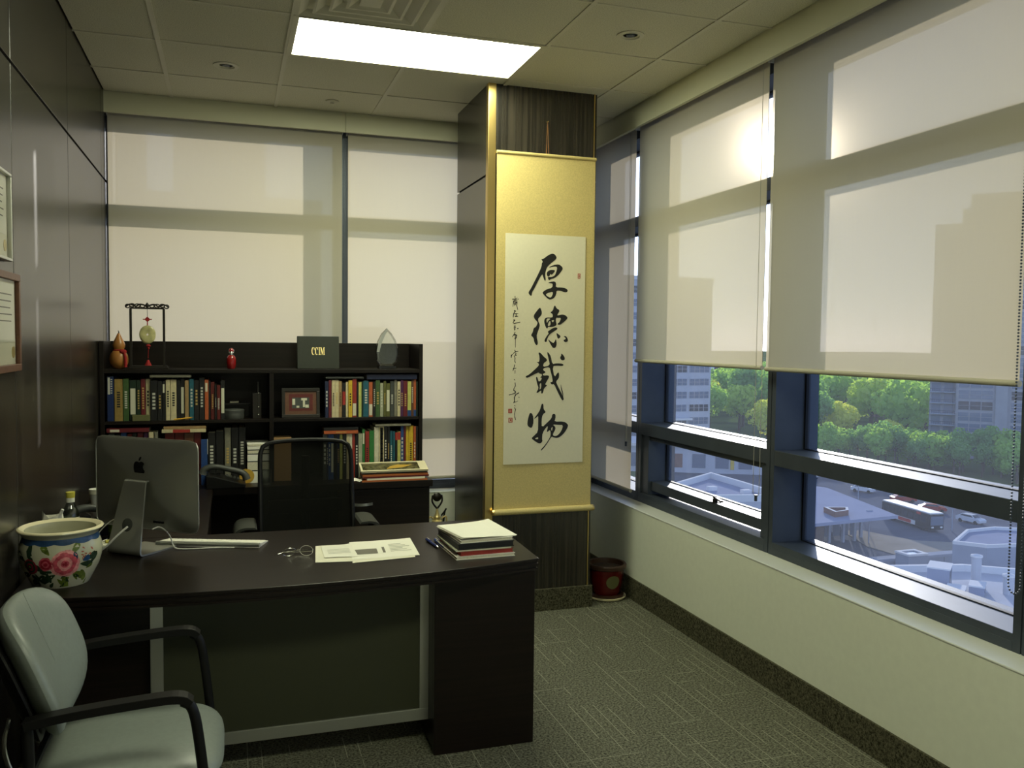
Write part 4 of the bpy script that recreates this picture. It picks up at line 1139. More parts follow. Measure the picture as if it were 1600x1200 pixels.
t = thing('glass_award', 'clear faceted glass award on a dark base on the bookcase', 'award', (0.928, 5.335, TZ))
MB().box(-0.055, -0.028, 0, 0.055, 0.028, 0.020).build('base', 'black_gloss', t, bevel=0.002)
out = [(-0.040, 0.020), (0.040, 0.020), (0.064, 0.048), (0.073, 0.085), (0.070, 0.130), (0.054, 0.180), (0.028, 0.222), (-0.003, 0.252), (-0.036, 0.220), (-0.062, 0.168), (-0.073, 0.110), (-0.066, 0.050)]
mb = MB()
n = len(out)
inn = [(x * 0.86, 0.13 + (z - 0.13) * 0.90) for x, z in out]
vs = [(x, -0.004, z) for x, z in out] + [(x, -0.018, z) for x, z in inn] + [(x, 0.004, z) for x, z in out] + [(x, 0.018, z) for x, z in inn]
fs = [tuple(range(n, 2 * n)), tuple(range(4 * n - 1, 3 * n - 1, -1))]
for i in range(n):
    j = (i + 1) % n
    fs += [(i, j, n + j, n + i), (2 * n + j, 2 * n + i, 3 * n + i, 3 * n + j), (j, i, 2 * n + i, 2 * n + j)]
mb.add(vs, fs).build('glass_body', 'award_glass', t)
flat_shape('etched_arc', [[(-0.066, 0.105), (-0.056, 0.165), (-0.034, 0.215), (-0.006, 0.250), (0.004, 0.242), (-0.018, 0.205), (-0.036, 0.16), (-0.050, 0.105)]], 'pane_frost' if 'pane_frost' in MATS else 'aluminium', t, 0.0006, frame4((0, -0.0185, 0), (1, 0, 0), (0, 0, 1)))

# things lying on the credenza in front of the shelves
t = thing('orange_folder', 'orange paper folder at the bottom of the pile beside the books', 'folder', (0.945, 5.188, DZ), 0.0)
MB().box(-0.20, -0.060, 0, 0.20, 0.060, 0.010).build('cover', 'orange_folder', t)
MB().box(-0.17, -0.058, 0.010, 0.185, 0.058, 0.022).build('sheets', 'paper', t)
t = thing('red_folder', 'dull red folder lying on the orange folder', 'folder', (0.950, 5.188, DZ + 0.0222), 0.01)
MB().box(-0.20, -0.058, 0, 0.205, 0.058, 0.010).build('cover', 'cover_dred', t)
MB().box(-0.20, -0.056, 0.010, 0.20, 0.056, 0.022).build('sheets', 'orange_folder', t)
t = thing('framed_picture', 'cream framed landscape picture lying tilted on the folders', 'picture frame', (0.945, 5.188, DZ + 0.0735), 0.0)
tx = Matrix.Rotation(0.30, 4, 'X')
mb = MB(); a, b, w = 0.205, 0.062, 0.012
mb.box(-a, -b, 0, a, -b + w, 0.012).box(-a, b - w, 0, a, b, 0.012).box(-a, -b + w, 0, -a + w, b - w, 0.012).box(a - 0.05, -b + w, 0, a, b - w, 0.012)
mb.xform(tx).build('frame', 'cream_ceramic', t)
MB().box(-a + w, -b + w, 0.002, a - 0.05, b - w, 0.006).xform(tx).build('picture', 'photo_print', t)
mb = MB()
mb.add([(x, y, 0.0066) for x, y in ((-0.05, -0.03), (0.06, -0.01), (0.12, 0.02), (0.03, 0.03), (-0.02, 0.01))], [(0, 1, 2, 3, 4)])
mb.xform(tx).build('picture_detail', 'amber', t)
MB().box(-a + 0.004, -b + 0.004, -0.010, a - 0.004, b - 0.004, 0.0).xform(tx).build('backing', 'cover_grey', t)
t = thing('note_slip', 'crumpled white slip of paper beside the orange folder', 'paper', (0.715, 5.16, DZ))
mb = MB(); rs = random.Random(3)
mb.grid(lambda u, v: (-0.03 + 0.075 * u, -0.02 + 0.05 * v, 0.002 + 0.018 * abs(math.sin(u * 5 + v * 3)) * (0.4 + 0.6 * v)), 8, 6)
mb.build('sheet', 'white_paper', t)

# desk phone on the credenza
def desk_phone(label, loc, rz, sc=1.0):
    t = thing('desk_phone', label, 'phone', loc, rz, 'black desk phones')
    mb = MB()
    prof = [(-0.105, 0.0), (0.105, 0.0), (0.105, 0.075), (0.06, 0.070), (-0.09, 0.025), (-0.11, 0.02)]
    vs = [(-0.088, y, z) for y, z in prof] + [(0.088, y, z) for y, z in prof]
    n = len(prof)
    fs = [tuple(range(n)), tuple(range(2 * n - 1, n - 1, -1))] + [(i, n + i, n + (i + 1) % n, (i + 1) % n) for i in range(n)]
    mb.add(vs, fs).build('base', 'black_plastic', t, bevel=0.004)
    hp = smooth_path([(-0.065, -0.115, 0.045), (-0.065, -0.10, 0.085), (-0.065, -0.03, 0.105), (-0.065, 0.06, 0.128), (-0.065, 0.115, 0.115), (-0.065, 0.125, 0.085)], 2)
    k = len(hp)
    MB().tube(hp, [0.024 - 0.008 * math.sin(PI * i / (k - 1)) for i in range(k)], 12).build('handset', 'dark_grey_plastic', t, smooth=True)
    MB().box(-0.005, 0.03, 0.062, 0.085, 0.085, 0.080).build('display', 'black_gloss', t, bevel=0.002)
    ang = math.atan2(0.045, 0.15)
    R = Matrix.Translation((0.04, -0.03, 0.0455)) @ Matrix.Rotation(ang, 4, 'X')
    for r in range(4):
        for c in range(3):
            MB().box(-0.032 + c * 0.024, -0.045 + r * 0.021, 0, -0.016 + c * 0.024, -0.032 + r * 0.021, 0.006).xform(R).build('key', 'dark_grey_plastic', t)
    return t
desk_phone('black desk phone on the credenza in front of the binders', (-0.03, 5.192, DZ), PI / 2)
desk_phone('black desk phone on the return behind the flowered pot', (-0.555, 4.10, DZ), PI / 2 + 0.35)
t = thing('tape_roll', 'amber tape roll resting behind the credenza phone', 'tape', (0.088, 5.290, DZ + 0.0))
mb = MB().lathe([(0.018, 0), (0.042, 0), (0.042, 0.025), (0.018, 0.025)], 28)
mb.xform(Matrix.Translation((0, 0, 0.0425)) @ Matrix.Rotation(PI / 2, 4, 'X')).build('tape', 'amber', t, smooth=True)
MB().lathe([(0.016, -0.001), (0.018, -0.001), (0.018, 0.026), (0.016, 0.026)], 24).xform(Matrix.Translation((0, 0, 0.0425)) @ Matrix.Rotation(PI / 2, 4, 'X')).build('core', 'cardboard', t, smooth=True)
t = thing('drinking_glass', 'small clear glass in front of the white papers on the credenza', 'glass', (0.195, 5.205, DZ))
MB().lathe([(0, 0.003), (0.026, 0.003), (0.027, 0.0), (0.032, 0.085), (0.030, 0.085), (0.025, 0.008), (0, 0.008)], 24, cap=False).build('tumbler', 'award_glass', t, smooth=True)
MB().lathe([(0, 0.009), (0.025, 0.009), (0.027, 0.035), (0, 0.035)], 24, cap=False).build('water', 'bottle_glass', t, smooth=True)

# trophy by the window
t = thing('trophy', 'small gold figure trophy holding a dark ring by the back wall', 'trophy', (1.292, 5.49, 0.0))
MB().box(-0.05, -0.05, 0, 0.05, 0.05, 0.34).build('plinth', 'black_gloss', t, bevel=0.004)
MB().lathe([(0.046, 0.34), (0.046, 0.356), (0.036, 0.366), (0.030, 0.392), (0.036, 0.404), (0.022, 0.414), (0.024, 0.432), (0.014, 0.446), (0.009, 0.470), (0.005, 0.49), (0, 0.492)], 24, cap=False).build('figure', 'gold_foil', t, smooth=True)
mb = MB()
for sx in (-1, 1):
    mb.tube(smooth_path([(0, 0, 0.485), (sx * 0.020, 0, 0.508), (sx * 0.036, 0, 0.535), (sx * 0.030, 0, 0.575)]), 0.006, 8)
mb.build('arms', 'dark_bronze', t, smooth=True)
MB().lathe([(0.0, -0.012), (0.020, -0.010), (0.030, 0.0), (0.020, 0.010), (0.0, 0.012)], 24, cap=False).xform(Matrix.Translation((0, 0, 0.562)) @ Matrix.Rotation(PI / 2, 4, 'X')).build('medallion', 'dark_bronze', t, smooth=True)
for sx in (-1, 1):
    MB().tube(smooth_path([(sx * 0.025, -0.02, 0.42), (sx * 0.05, -0.02, 0.44), (sx * 0.062, -0.02, 0.425), (sx * 0.06, -0.02, 0.40)]), 0.005, 8).build('leaf', 'gold_foil', t, smooth=True)
t = thing('black_cable', 'black coiled cable on the floor beside the trophy', 'cable', (1.352, 5.56, 0.0))
MB().tube(smooth_path([(-0.02, 0, 0.006), (0.01, 0.01, 0.12), (0.0, 0.02, 0.30), (0.014, 0.03, 0.44), (0.028, 0.03, 0.465), (0.022, 0.05, 0.44), (0.0, 0.06, 0.41)]), 0.006, 8).build('wire', 'black_plastic', t, smooth=True)

# ------------------------------------------------------------------ computer
t = thing('desktop_computer', 'silver all-in-one computer seen from behind on the desk', 'computer', (-0.3275, 3.725, DZ), math.radians(-39.5))
AX = ((1, 0, 0), (0, 0, 1), (0, -1, 0))
MB().pad(0.528, 0.366, 0.006, n=16, dome=0.034, axes=AX, c=(0, 0, 0.267), rings=16, seg=96).build('shell', 'imac_alu', t, smooth=True)
ru = []
for k in range(96):
    a = 2 * PI * k / 96
    q = (abs(math.cos(a)) ** 16 + abs(math.sin(a)) ** 16) ** (-1 / 16)
    ru.append((0.2645 * q * math.cos(a), 0.0005, 0.267 + 0.1835 * q * math.sin(a)))
MB().tube(ru, 0.0026, 6, closed=True).build('rim', 'aluminium', t, smooth=True)
MB().box(-0.255, 0.003, 0.155, 0.255, 0.005, 0.442).build('screen', 'black_gloss', t)
MB().box(-0.255, 0.003, 0.092, 0.255, 0.005, 0.153).build('chin', 'imac_alu', t)
# logo on the shell: apple with a bite and a leaf
app = [(0, 0.36), (0.10, 0.40), (0.22, 0.43), (0.36, 0.36), (0.43, 0.28), (0.33, 0.18), (0.30, 0.04), (0.34, -0.10), (0.45, -0.18), (0.40, -0.32), (0.30, -0.46), (0.20, -0.53), (0.10, -0.50), (0, -0.47), (-0.10, -0.50), (-0.20, -0.53), (-0.32, -0.45), (-0.42, -0.26), (-0.46, -0.04), (-0.43, 0.20), (-0.34, 0.36), (-0.22, 0.43), (-0.10, 0.40)]
leaf = [(0.0, 0.46), (0.02, 0.58), (0.10, 0.70), (0.22, 0.76), (0.21, 0.64), (0.14, 0.53), (0.06, 0.48)]
flat_shape('logo', [[(x * 0.062, y * 0.062) for x, y in chaikin(app)], [(x * 0.062, y * 0.062) for x, y in chaikin(leaf)]], 'black_gloss', t, 0.0008, frame4((0.0, -0.0350, 0.335), (1, 0, 0), (0, -0.06, 1)))
path = smooth_path([(-0.040, 0.286), (-0.052, 0.288), (-0.060, 0.270), (-0.112, 0.045), (-0.120, 0.006), (-0.088, 0.0035), (0.075, 0.0035)], 2)
mb = MB()
k = len(path)
vs = []
for i, p in enumerate(path):
    s = min(1.0, max(0.0, (0.288 - p[1]) / 0.28))
    w = 0.055 + 0.030 * s
    d = (path[min(i + 1, k - 1)] - path[max(i - 1, 0)]).normalized()
    nx = Vector((-d[1], d[0])) * 0.0030
    vs += [(-w, p[0] + nx[0], p[1] + nx[1]), (w, p[0] + nx[0], p[1] + nx[1]), (w, p[0] - nx[0], p[1] - nx[1]), (-w, p[0] - nx[0], p[1] - nx[1])]
fs = []
for i in range(k - 1):
    for j in range(4):
        l = (j + 1) % 4
        fs.append((i * 4 + j, i * 4 + l, i * 4 + 4 + l, i * 4 + 4 + j))
fs += [(3, 2, 1, 0), tuple((k - 1) * 4 + j for j in range(4))]
mb.add(vs, fs).build('stand', 'imac_alu', t, smooth=True)
MB().lathe([(0.022, -0.002), (0.026, 0.0), (0.022, 0.002)], 24).xform(Matrix.Translation((0.0, -0.0995, 0.118)) @ Matrix.Rotation(PI / 2 - 0.22, 4, 'X')).build('cable_hole', 'dark_grey_plastic', t, smooth=True)
mb = MB()
for k in range(4): mb.box(0.07 + k * 0.014, -0.0365, 0.120, 0.078 + k * 0.014, -0.030, 0.128)
mb.build('ports', 'black_plastic', t)

t = thing('power_cable', 'white power cable running from the computer stand across the desk', 'cable', (0, 0, 0))
MB().tube(smooth_path([(-0.385, 3.615, 0.858), (-0.42, 3.60, 0.83), (-0.47, 3.62, 0.775), (-0.515, 3.66, 0.747), (-0.56, 3.76, 0.7445), (-0.60, 3.88, 0.7445)]), 0.0042, 8).build('cord', 'white_plastic', t, smooth=True)
t = thing('data_cable', 'thin white cable looping beside the computer foot', 'cable', (0, 0, 0))
MB().tube(smooth_path([(-0.295, 3.60, 0.845), (-0.27, 3.64, 0.85), (-0.235, 3.68, 0.80), (-0.225, 3.685, 0.750), (-0.20, 3.67, 0.7432), (-0.12, 3.66, 0.7432), (-0.06, 3.66, 0.7432), (0.01, 3.640, 0.7432)]), 0.0026, 8).build('cord', 'white_plastic', t, smooth=True)
t = thing('audio_cable', 'thin white cable curling behind the flowered pot', 'cable', (0, 0, 0))
MB().tube(smooth_path([(-0.43, 3.72, 0.87), (-0.46, 3.74, 0.862), (-0.51, 3.76, 0.81), (-0.535, 3.78, 0.755), (-0.54, 3.84, 0.7435), (-0.50, 3.93, 0.7435)]), 0.0022, 8).build('cord', 'white_plastic', t, smooth=True)

kb = thing('keyboard', 'white slim computer keyboard lying beside the computer', 'keyboard', (-0.075, 3.748, DZ), math.radians(-20))
prof = [(-0.058, 0.0), (0.058, 0.0), (0.058, 0.004), (-0.045, 0.017), (-0.058, 0.017)]
vs = [(-0.215, y, z) for y, z in prof] + [(0.215, y, z) for y, z in prof]
MB().add(vs, [(0, 1, 2, 3, 4), (9, 8, 7, 6, 5)] + [(i, 5 + i, 5 + (i + 1) % 5, (i + 1) % 5) for i in range(5)]).build('case', 'white_plastic', kb, bevel=0.001)
MB().tube([(-0.215, -0.052, 0.011), (0.215, -0.052, 0.011)], 0.0095, 12).build('battery_tube', 'aluminium', kb, smooth=True)
mb = MB()
for r in range(5):
    for c in range(20):
        x = -0.207 + c * 0.0208; y = 0.050 - r * 0.0195
        z = 0.004 + (0.058 - y) / 0.103 * 0.013
        mb.box(x, y - 0.0165, z - 0.003, x + 0.018, y, z + 0.002)
ko = mb.build('keys', 'white_paper', kb)
ko['kind'] = 'stuff'

# ------------------------------------------------------------------ papers, glasses, pens
def sheet(name, label, pts, z, m, group=None, curl=0.0):
    cx = sum(p[0] for p in pts) / 4; cy = sum(p[1] for p in pts) / 4
    o = thing(name, label, 'paper', (cx, cy, z), 0.0, group)
    A, B, C_, D_ = [(p[0] - cx, p[1] - cy) for p in pts]
    def P(u, v):
        x = (A[0] * (1 - u) + B[0] * u) * (1 - v) + (D_[0] * (1 - u) + C_[0] * u) * v
        y = (A[1] * (1 - u) + B[1] * u) * (1 - v) + (D_[1] * (1 - u) + C_[1] * u) * v
        return (x, y, 0.0006 + curl * (u ** 3) * v)
    mb = MB().grid(P, 10, 6)
    n = len(mb.v)
    mb.grid(lambda u, v: (P(1 - u, v)[0], P(1 - u, v)[1], P(1 - u, v)[2] - 0.0005), 10, 6)
    mb.build('page', m, o, smooth=True)
    return o, P
o1, P1 = sheet('document', 'cream document lying on the desk under the printed page', [(0.305, 3.322), (0.560, 3.285), (0.600, 3.585), (0.330, 3.588)], DZ + 0.0003, 'paper')
o2, P2 = sheet('document', 'white document with printed lines at the right of the loose papers', [(0.440, 3.272), (0.690, 3.300), (0.715, 3.590), (0.480, 3.570)], DZ + 0.0013, 'paper')
o3, P3 = sheet('document', 'white printed page with small dark picture on top of the loose papers', [(0.445, 3.318), (0.712, 3.320), (0.730, 3.605), (0.470, 3.610)], DZ + 0.0023, 'white_paper', curl=0.004)
o4, P4 = sheet('document', 'small folded leaflet lying on the cream document', [(0.345, 3.375), (0.475, 3.360), (0.470, 3.560), (0.350, 3.570)], DZ + 0.0034, 'white_paper', curl=0.006)
def mark(o, P, u0, v0, u1, v1, m, nm='print'):
    MB().add([(*P(u, v)[:2], P(u, v)[2] + 0.0008) for u, v in ((u0, v0), (u1, v0), (u1, v1), (u0, v1))], [(0, 1, 2, 3)]).build(nm, m, o)
mark(o3, P3, 0.02, 0.24, 0.40, 0.52, 'ink_grey', 'picture')
for k in range(5): mark(o3, P3, 0.04 + k * 0.07, 0.28 + 0.03 * (k % 2), 0.08 + k * 0.07, 0.40 + 0.05 * (k % 3), 'ink', 'picture_detail')
mark(o3, P3, 0.48, 0.26, 0.52, 0.58, 'ink_grey', 'caption')
for k in range(6): mark(o3, P3, 0.60, 0.30 + k * 0.08, 0.92 - 0.06 * (k % 3), 0.315 + k * 0.08, 'ink_grey', 'text_line')
for k in range(4): mark(o4, P4, 0.15, 0.3 + k * 0.1, 0.85, 0.315 + k * 0.1, 'ink_grey', 'text_line')

g = thing('eyeglasses', 'thin wire-rimmed eyeglasses lying folded on the desk', 'eyeglasses', (0.248, 3.435, DZ), 0.10)
for sx, nm in ((-1, 'lens'), (1, 'lens')):
    c = Vector((sx * 0.033, 0, 0.021))
    T = Matrix.Translation(c) @ Matrix.Rotation(0.5 if sx < 0 else -0.35, 4, 'X') @ Matrix.Rotation(sx * 0.12, 4, 'Y')
    pts = [T @ Vector((0.0255 * math.cos(a), 0, 0.0195 * math.sin(a))) for a in [2 * PI * k / 28 for k in range(28)]]
    rim = MB().tube(pts, 0.0010, 6, closed=True).build('rim', 'silver_bead', g, smooth=True)
    MB().add([tuple(p) for p in pts], [tuple(range(28))]).build('lens', 'lens_glass', g)
    MB().tube(smooth_path([(sx * 0.060, 0.0, 0.024), (sx * 0.064, 0.012, 0.022), (sx * 0.030, 0.040 + 0.01 * sx, 0.012), (-sx * 0.045, 0.046 + 0.012 * sx, 0.008), (-sx * 0.068, 0.050, 0.004)]), 0.0012, 6).build('temple', 'silver_bead', g, smooth=True)
MB().tube(smooth_path([(-0.009, 0, 0.024), (0, -0.003, 0.031), (0.009, 0, 0.024)]), 0.0012, 6).build('bridge', 'silver_bead', g, smooth=True)

def pen(label, loc, rz, m):
    t = thing('pen', label, 'pen', loc, rz, 'blue pens beside the paper pile')
    MB().tube([(0, -0.066, 0.0062), (0, 0.02, 0.0062)], 0.0060, 10).build('barrel', m, t, smooth=True)
    MB().tube([(0, -0.0665, 0.0062), (0, -0.078, 0.0062)], [0.0052, 0.0008], 10).build('tip', 'chrome', t, smooth=True)
    MB().tube([(0, 0.020, 0.0070), (0, 0.070, 0.0070)], 0.0068, 10).build('cap', m, t, smooth=True)
    MB().bar((0, 0.030, 0.0145), (0, 0.066, 0.0145), 0.003, 0.0014).build('clip', 'chrome', t)
pen('dark blue pen with chrome clip left of the other blue pen', (0.800, 3.488, DZ), 0.10, 'blue_ink_plastic')
mat('blue_pen', (0.03, 0.07, 0.28), 0.3)
pen('lighter blue pen touching the pile of papers', (0.829, 3.470, DZ), 0.04, 'blue_pen')

# pile at the right corner of the desk
z = DZ + 0.0003
for nm, lab, cat, w, d, h, m, m2, dx, dy, rz in (
        ('notepad', 'white notepad at the bottom of the pile on the desk corner', 'notepad', 0.245, 0.30, 0.013, 'white_paper', 'paper_edge', 0.0, 0.0, 0.035),
        ('magazine', 'red magazine in the pile on the desk corner', 'magazine', 0.222, 0.285, 0.016, 'cover_red', 'cover_red', 0.004, 0.002, 0.06),
        ('clear_folder', 'pale plastic folder in the pile on the desk corner', 'folder', 0.235, 0.285, 0.006, 'cover_pale', 'paper', -0.004, 0.006, 0.03),
        ('binder', 'black binder in the pile on the desk corner', 'binder', 0.235, 0.29, 0.024, 'cover_black', 'paper_edge', 0.004, 0.012, 0.05),
        ('paper_block', 'block of white paper on the black binder on the desk', 'papers', 0.222, 0.285, 0.012, 'white_paper', 'paper_edge', 0.006, 0.018, 0.075)):
    t = thing(nm, lab, cat, (0.950 + dx, 3.362 + dy, z), rz)
    MB().box(-w / 2, -d / 2, 0, w / 2, d / 2, h * 0.16).build('back_cover', m, t)
    MB().box(-w / 2 + 0.003, -d / 2 + 0.002, h * 0.16, w / 2 - 0.003, d / 2 - 0.002, h * 0.84).build('pages', m2 if nm != 'binder' else m, t)
    MB().box(-w / 2, -d / 2, h * 0.84, w / 2, d / 2, h - 0.0003).build('front_cover', m, t)
    z += h
t = thing('loose_sheets', 'curling white sheets on top of the pile on the desk', 'papers', (0.958, 3.378, z), 0.14)
mb = MB()
for q in range(3):
    mb.grid(lambda u, v: (-0.118 + 0.236 * u + 0.003 * q, -0.138 + 0.282 * v, 0.001 + q * 0.0012 + 0.006 * (1 - u) * (1 - v) + 0.011 * u ** 2 * v + 0.003 * math.sin(u * 4 + q)), 12, 12)
mb.build('sheet', 'white_paper', t, smooth=True)

# ------------------------------------------------------------------ flowered pot and what stands behind it
PC = (-0.566, 3.300, DZ)
pot = thing('flower_pot', 'large porcelain pot painted with pink peonies on the desk', 'pot', PC)
PROF = [(0.088, 0.0), (0.092, 0.006), (0.104, 0.030), (0.120, 0.062), (0.1295, 0.095), (0.1315, 0.120), (0.127, 0.145), (0.120, 0.162), (0.118, 0.172), (0.124, 0.182), (0.134, 0.190), (0.135, 0.195), (0.128, 0.198), (0.112, 0.190), (0.108, 0.170), (0.112, 0.12), (0.09, 0.03), (0.0, 0.02)]
MB().lathe(PROF, 64, cap=False).build('body', 'porcelain', pot, smooth=True)
MB().lathe([(0.1365, 0.1935), (0.1345, 0.1975), (0.128, 0.2000), (0.112, 0.1915)], 64, cap=False).build('rim', 'cream_ceramic', pot, smooth=True)  # rim colour lightened for the lamp light that falls on it
th0 = math.atan2(-PC[1], -PC[0])
def rad(z):
    for (ra, za), (rb_, zb) in zip(PROF[:9], PROF[1:10]):
        if za <= z <= zb: return ra + (rb_ - ra) * (z - za) / (zb - za)
    return 0.118
def pot_patch(mb, u, zc, pts, lift):
    """polygon pts (metres along the surface, up) wrapped round the pot"""
    vs = []
    for x, y in pts:
        z = max(0.006, zc + y); r = rad(z) + lift; a = th0 + (u + x) / 0.131
        vs.append((r * math.cos(a), r * math.sin(a), z))
    cx = sum(p[0] for p in pts) / len(pts); cy = sum(p[1] for p in pts) / len(pts)
    z = zc + cy; r = rad(z) + lift; a = th0 + (u + cx) / 0.131
    n = len(vs)
    vs.append((r * math.cos(a), r * math.sin(a), z))
    mb.add(vs, [(i, (i + 1) % n, n) for i in range(n)])
def petal(cx, cy, ang, ln, wd, n=9):
    out = []
    for k in range(n):
        a = 2 * PI * k / n
        x = ln * (0.5 + 0.5 * math.cos(a)); y = wd * 0.5 * math.sin(a) * (0.65 + 0.35 * math.cos(a))
        out.append((cx + x * math.cos(ang) - y * math.sin(ang), cy + x * math.sin(ang) + y * math.cos(ang)))
    return out
rp = random.Random(9)
def peony(u, z, R, mats):
    for ring, (r0, n, m) in enumerate(((0.42, 10, mats[1]), (0.30, 9, mats[0]), (0.12, 8, mats[1]), (0.0, 5, mats[0]), (0.0, 3, mats[2]))):
        mb = MB()
        for k in range(n):
            a = 2 * PI * k / n + ring * 0.3
            pot_patch(mb, u, z, petal(R * r0 * math.cos(a), R * r0 * math.sin(a), a, R * (0.66 - 0.12 * ring) * rp.uniform(0.85, 1.1), R * (1.0 - 0.17 * ring)), 0.0008 + 0.0006 * ring + 0.00005 * k)
        mb.build('painted_petals', m, pot)
mb = MB(); seg = 96
for i in range(seg):
    a0, a1 = 2 * PI * i / seg, 2 * PI * (i + 1) / seg
    sc0 = 0.005 * abs(math.sin(i * PI / 8)); sc1 = 0.005 * abs(math.sin((i + 1) * PI / 8))
    v = []
    for a, s in ((a0, sc0), (a1, sc1)):
        for z in (0.158 - s, 0.165, 0.173): v.append(((rad(z) + 0.0006) * math.cos(a), (rad(z) + 0.0006) * math.sin(a), z))
    mb.add(v, [(0, 3, 4, 1), (1, 4, 5, 2)])
mb.build('blue_band', 'porcelain_blue', pot, smooth=True)
lv, lvd = MB(), MB()  # dark leaf paint gathers at left for the shade on that side
for u, z, ang, ln, wd, dk in ((-0.035, 0.125, 2.3, 0.035, 0.020, 0), (0.03, 0.120, 0.9, 0.040, 0.020, 0), (-0.02, 0.055, 3.6, 0.055, 0.024, 1), (0.005, 0.045, 5.0, 0.040, 0.026, 0), (0.04, 0.060, 5.8, 0.050, 0.024, 0), (0.06, 0.085, 6.1, 0.045, 0.022, 1), (-0.05, 0.07, 2.8, 0.045, 0.022, 1), (-0.09, 0.09, 2.0, 0.05, 0.02, 1), (-0.11, 0.06, 3.4, 0.05, 0.02, 1), (0.085, 0.095, 0.4, 0.035, 0.022, 1), (-0.075, 0.045, 3.6, 0.05, 0.02, 1), (0.02, 0.035, 4.2, 0.03, 0.02, 0), (-0.10, 0.12, 1.8, 0.035, 0.018, 1), (-0.125, 0.10, 2.6, 0.045, 0.02, 1), (0.07, 0.06, 5.3, 0.04, 0.02, 0), (0.10, 0.075, 0.9, 0.04, 0.02, 1)):
    pot_patch(lvd if dk else lv, u, z, petal(0, 0, ang, ln * 1.25, wd * 1.5), 0.0006)
for k in range(26):
    u_, z_ = rp.uniform(-0.10, 0.11), rp.uniform(0.020, 0.070)
    pot_patch(lvd if (u_ < -0.03 or k % 3 == 0) else lv, u_, z_, petal(0, 0, rp.uniform(0, 6.3), rp.uniform(0.024, 0.04), rp.uniform(0.014, 0.022)), 0.0004 + 0.00002 * k)
lv.build('painted_leaves', 'leaf_paint', pot); lvd.build('painted_leaves', 'leaf_paint_dark', pot)
peony(0.012, 0.092, 0.046, ('peony_pink', 'peony_light', 'peony_dark'))
peony(-0.048, 0.094, 0.022, ('peony_dark', 'peony_pink', 'peony_dark'))
peony(-0.105, 0.085, 0.026, ('leaf_paint_dark', 'peony_dark', 'leaf_paint'))
mb = MB()
for k in range(11):
    pot_patch(mb, 0.082 + rp.uniform(-0.016, 0.020), 0.122 + rp.uniform(-0.018, 0.018), petal(0, 0, rp.uniform(0, 6.3), 0.012, 0.007, 6), 0.0008)
mb.build('painted_blossom', 'rust_paint', pot)
mb = MB()
pot_patch(mb, 0.068, 0.095, petal(0, 0, 0.3, 0.03, 0.03), 0.001); pot_patch(mb, 0.05, 0.10, petal(0, 0, 1.9, 0.03, 0.02), 0.001)
mb.build('painted_bird', 'porcelain_blue', pot)

t = thing('water_bottle', 'clear bottle with paper label and yellow cap behind the pot', 'bottle', (-0.602, 3.72, DZ))
MB().lathe([(0, 0), (0.028, 0), (0.031, 0.006), (0.031, 0.150), (0.028, 0.170), (0.020, 0.190), (0.013, 0.204), (0.013, 0.222)], 28, cap=False).build('bottle_body', 'bottle_glass', t, smooth=True)
MB().lathe([(0.0316, 0.05), (0.0316, 0.148)], 28, cap=False).build('label', 'paper', t, smooth=True)
MB().lathe([(0.0155, 0.206), (0.0155, 0.222), (0.014, 0.224)], 20, cap=False).build('neck_ring', 'white_plastic', t, smooth=True)
MB().lathe([(0.016, 0.224), (0.017, 0.246), (0.0, 0.248)], 20, cap=False).build('cap', 'yellow_cap', t, smooth=True)
t = thing('paper_cup', 'white paper cup on the return by the wall', 'cup', (-0.642, 4.70, DZ))
MB().lathe([(0, 0.004), (0.023, 0.004), (0.024, 0), (0.034, 0.092), (0.0355, 0.094), (0.034, 0.095), (0.0325, 0.090), (0.023, 0.008), (0, 0.008)], 28, cap=False).build('cup_body', 'white_plastic', t, smooth=True)
MB().lathe([(0.0345, 0.070), (0.0352, 0.090)], 28, cap=False).build('printed_band', 'paper', t, smooth=True)
t = thing('paper_bag', 'crumpled white paper bag standing behind the flowered pot', 'bag', (-0.642, 3.585, DZ), 0.2)
mb = MB(); rs = random.Random(4); n = 10
lev = [0.0, 0.05, 0.10, 0.14, 0.17, 0.20]
vs = []
for i, zl in enumerate(lev):
    for k in range(n):
        a = 2 * PI * k / n
        r = 0.042 * (1 + rs.uniform(-0.12, 0.12) - 0.03 * i)
        vs.append((r * math.cos(a), 0.7 * r * math.sin(a), zl + (rs.uniform(-0.028, 0.012) if i == 5 else 0)))
fs = [(i * n + k, i * n + (k + 1) % n, (i + 1) * n + (k + 1) % n, (i + 1) * n + k) for i in range(5) for k in range(n)] + [tuple(range(n - 1, -1, -1))]
mb.add(vs, fs).build('bag_body', 'white_paper', t)
MB().tube([(0.01, -0.01, 0.15), (0.034, -0.02, 0.205)], 0.006, 6).build('straw', 'white_plastic', t)
t = thing('glass_jar', 'small jar with green contents beside the computer stand', 'jar', (-0.480, 3.98, DZ))
MB().lathe([(0, 0), (0.020, 0), (0.022, 0.004), (0.022, 0.060), (0.018, 0.068)], 20, cap=False).build('jar_body', 'leaf_paint', t, smooth=True)
MB().lathe([(0.019, 0.066), (0.021, 0.070), (0.021, 0.082), (0.0, 0.083)], 20, cap=False).build('lid', 'bottle_glass', t, smooth=True)
t = thing('marker', 'short yellow marker lying beside the green jar', 'marker', (-0.470, 3.875, DZ), 0.5)
MB().tube([(-0.03, 0, 0.008), (0.022, 0, 0.008)], 0.008, 12).build('barrel', 'yellow_cap', t, smooth=True)
MB().tube([(0.0225, 0, 0.008), (0.036, 0, 0.008)], [0.007, 0.004], 12).build('cap', 'pencil_yellow', t, smooth=True)
t = thing('note_pad', 'cream note pad under the white cable left of the computer', 'notepad', (-0.520, 3.835, DZ), 0.3)
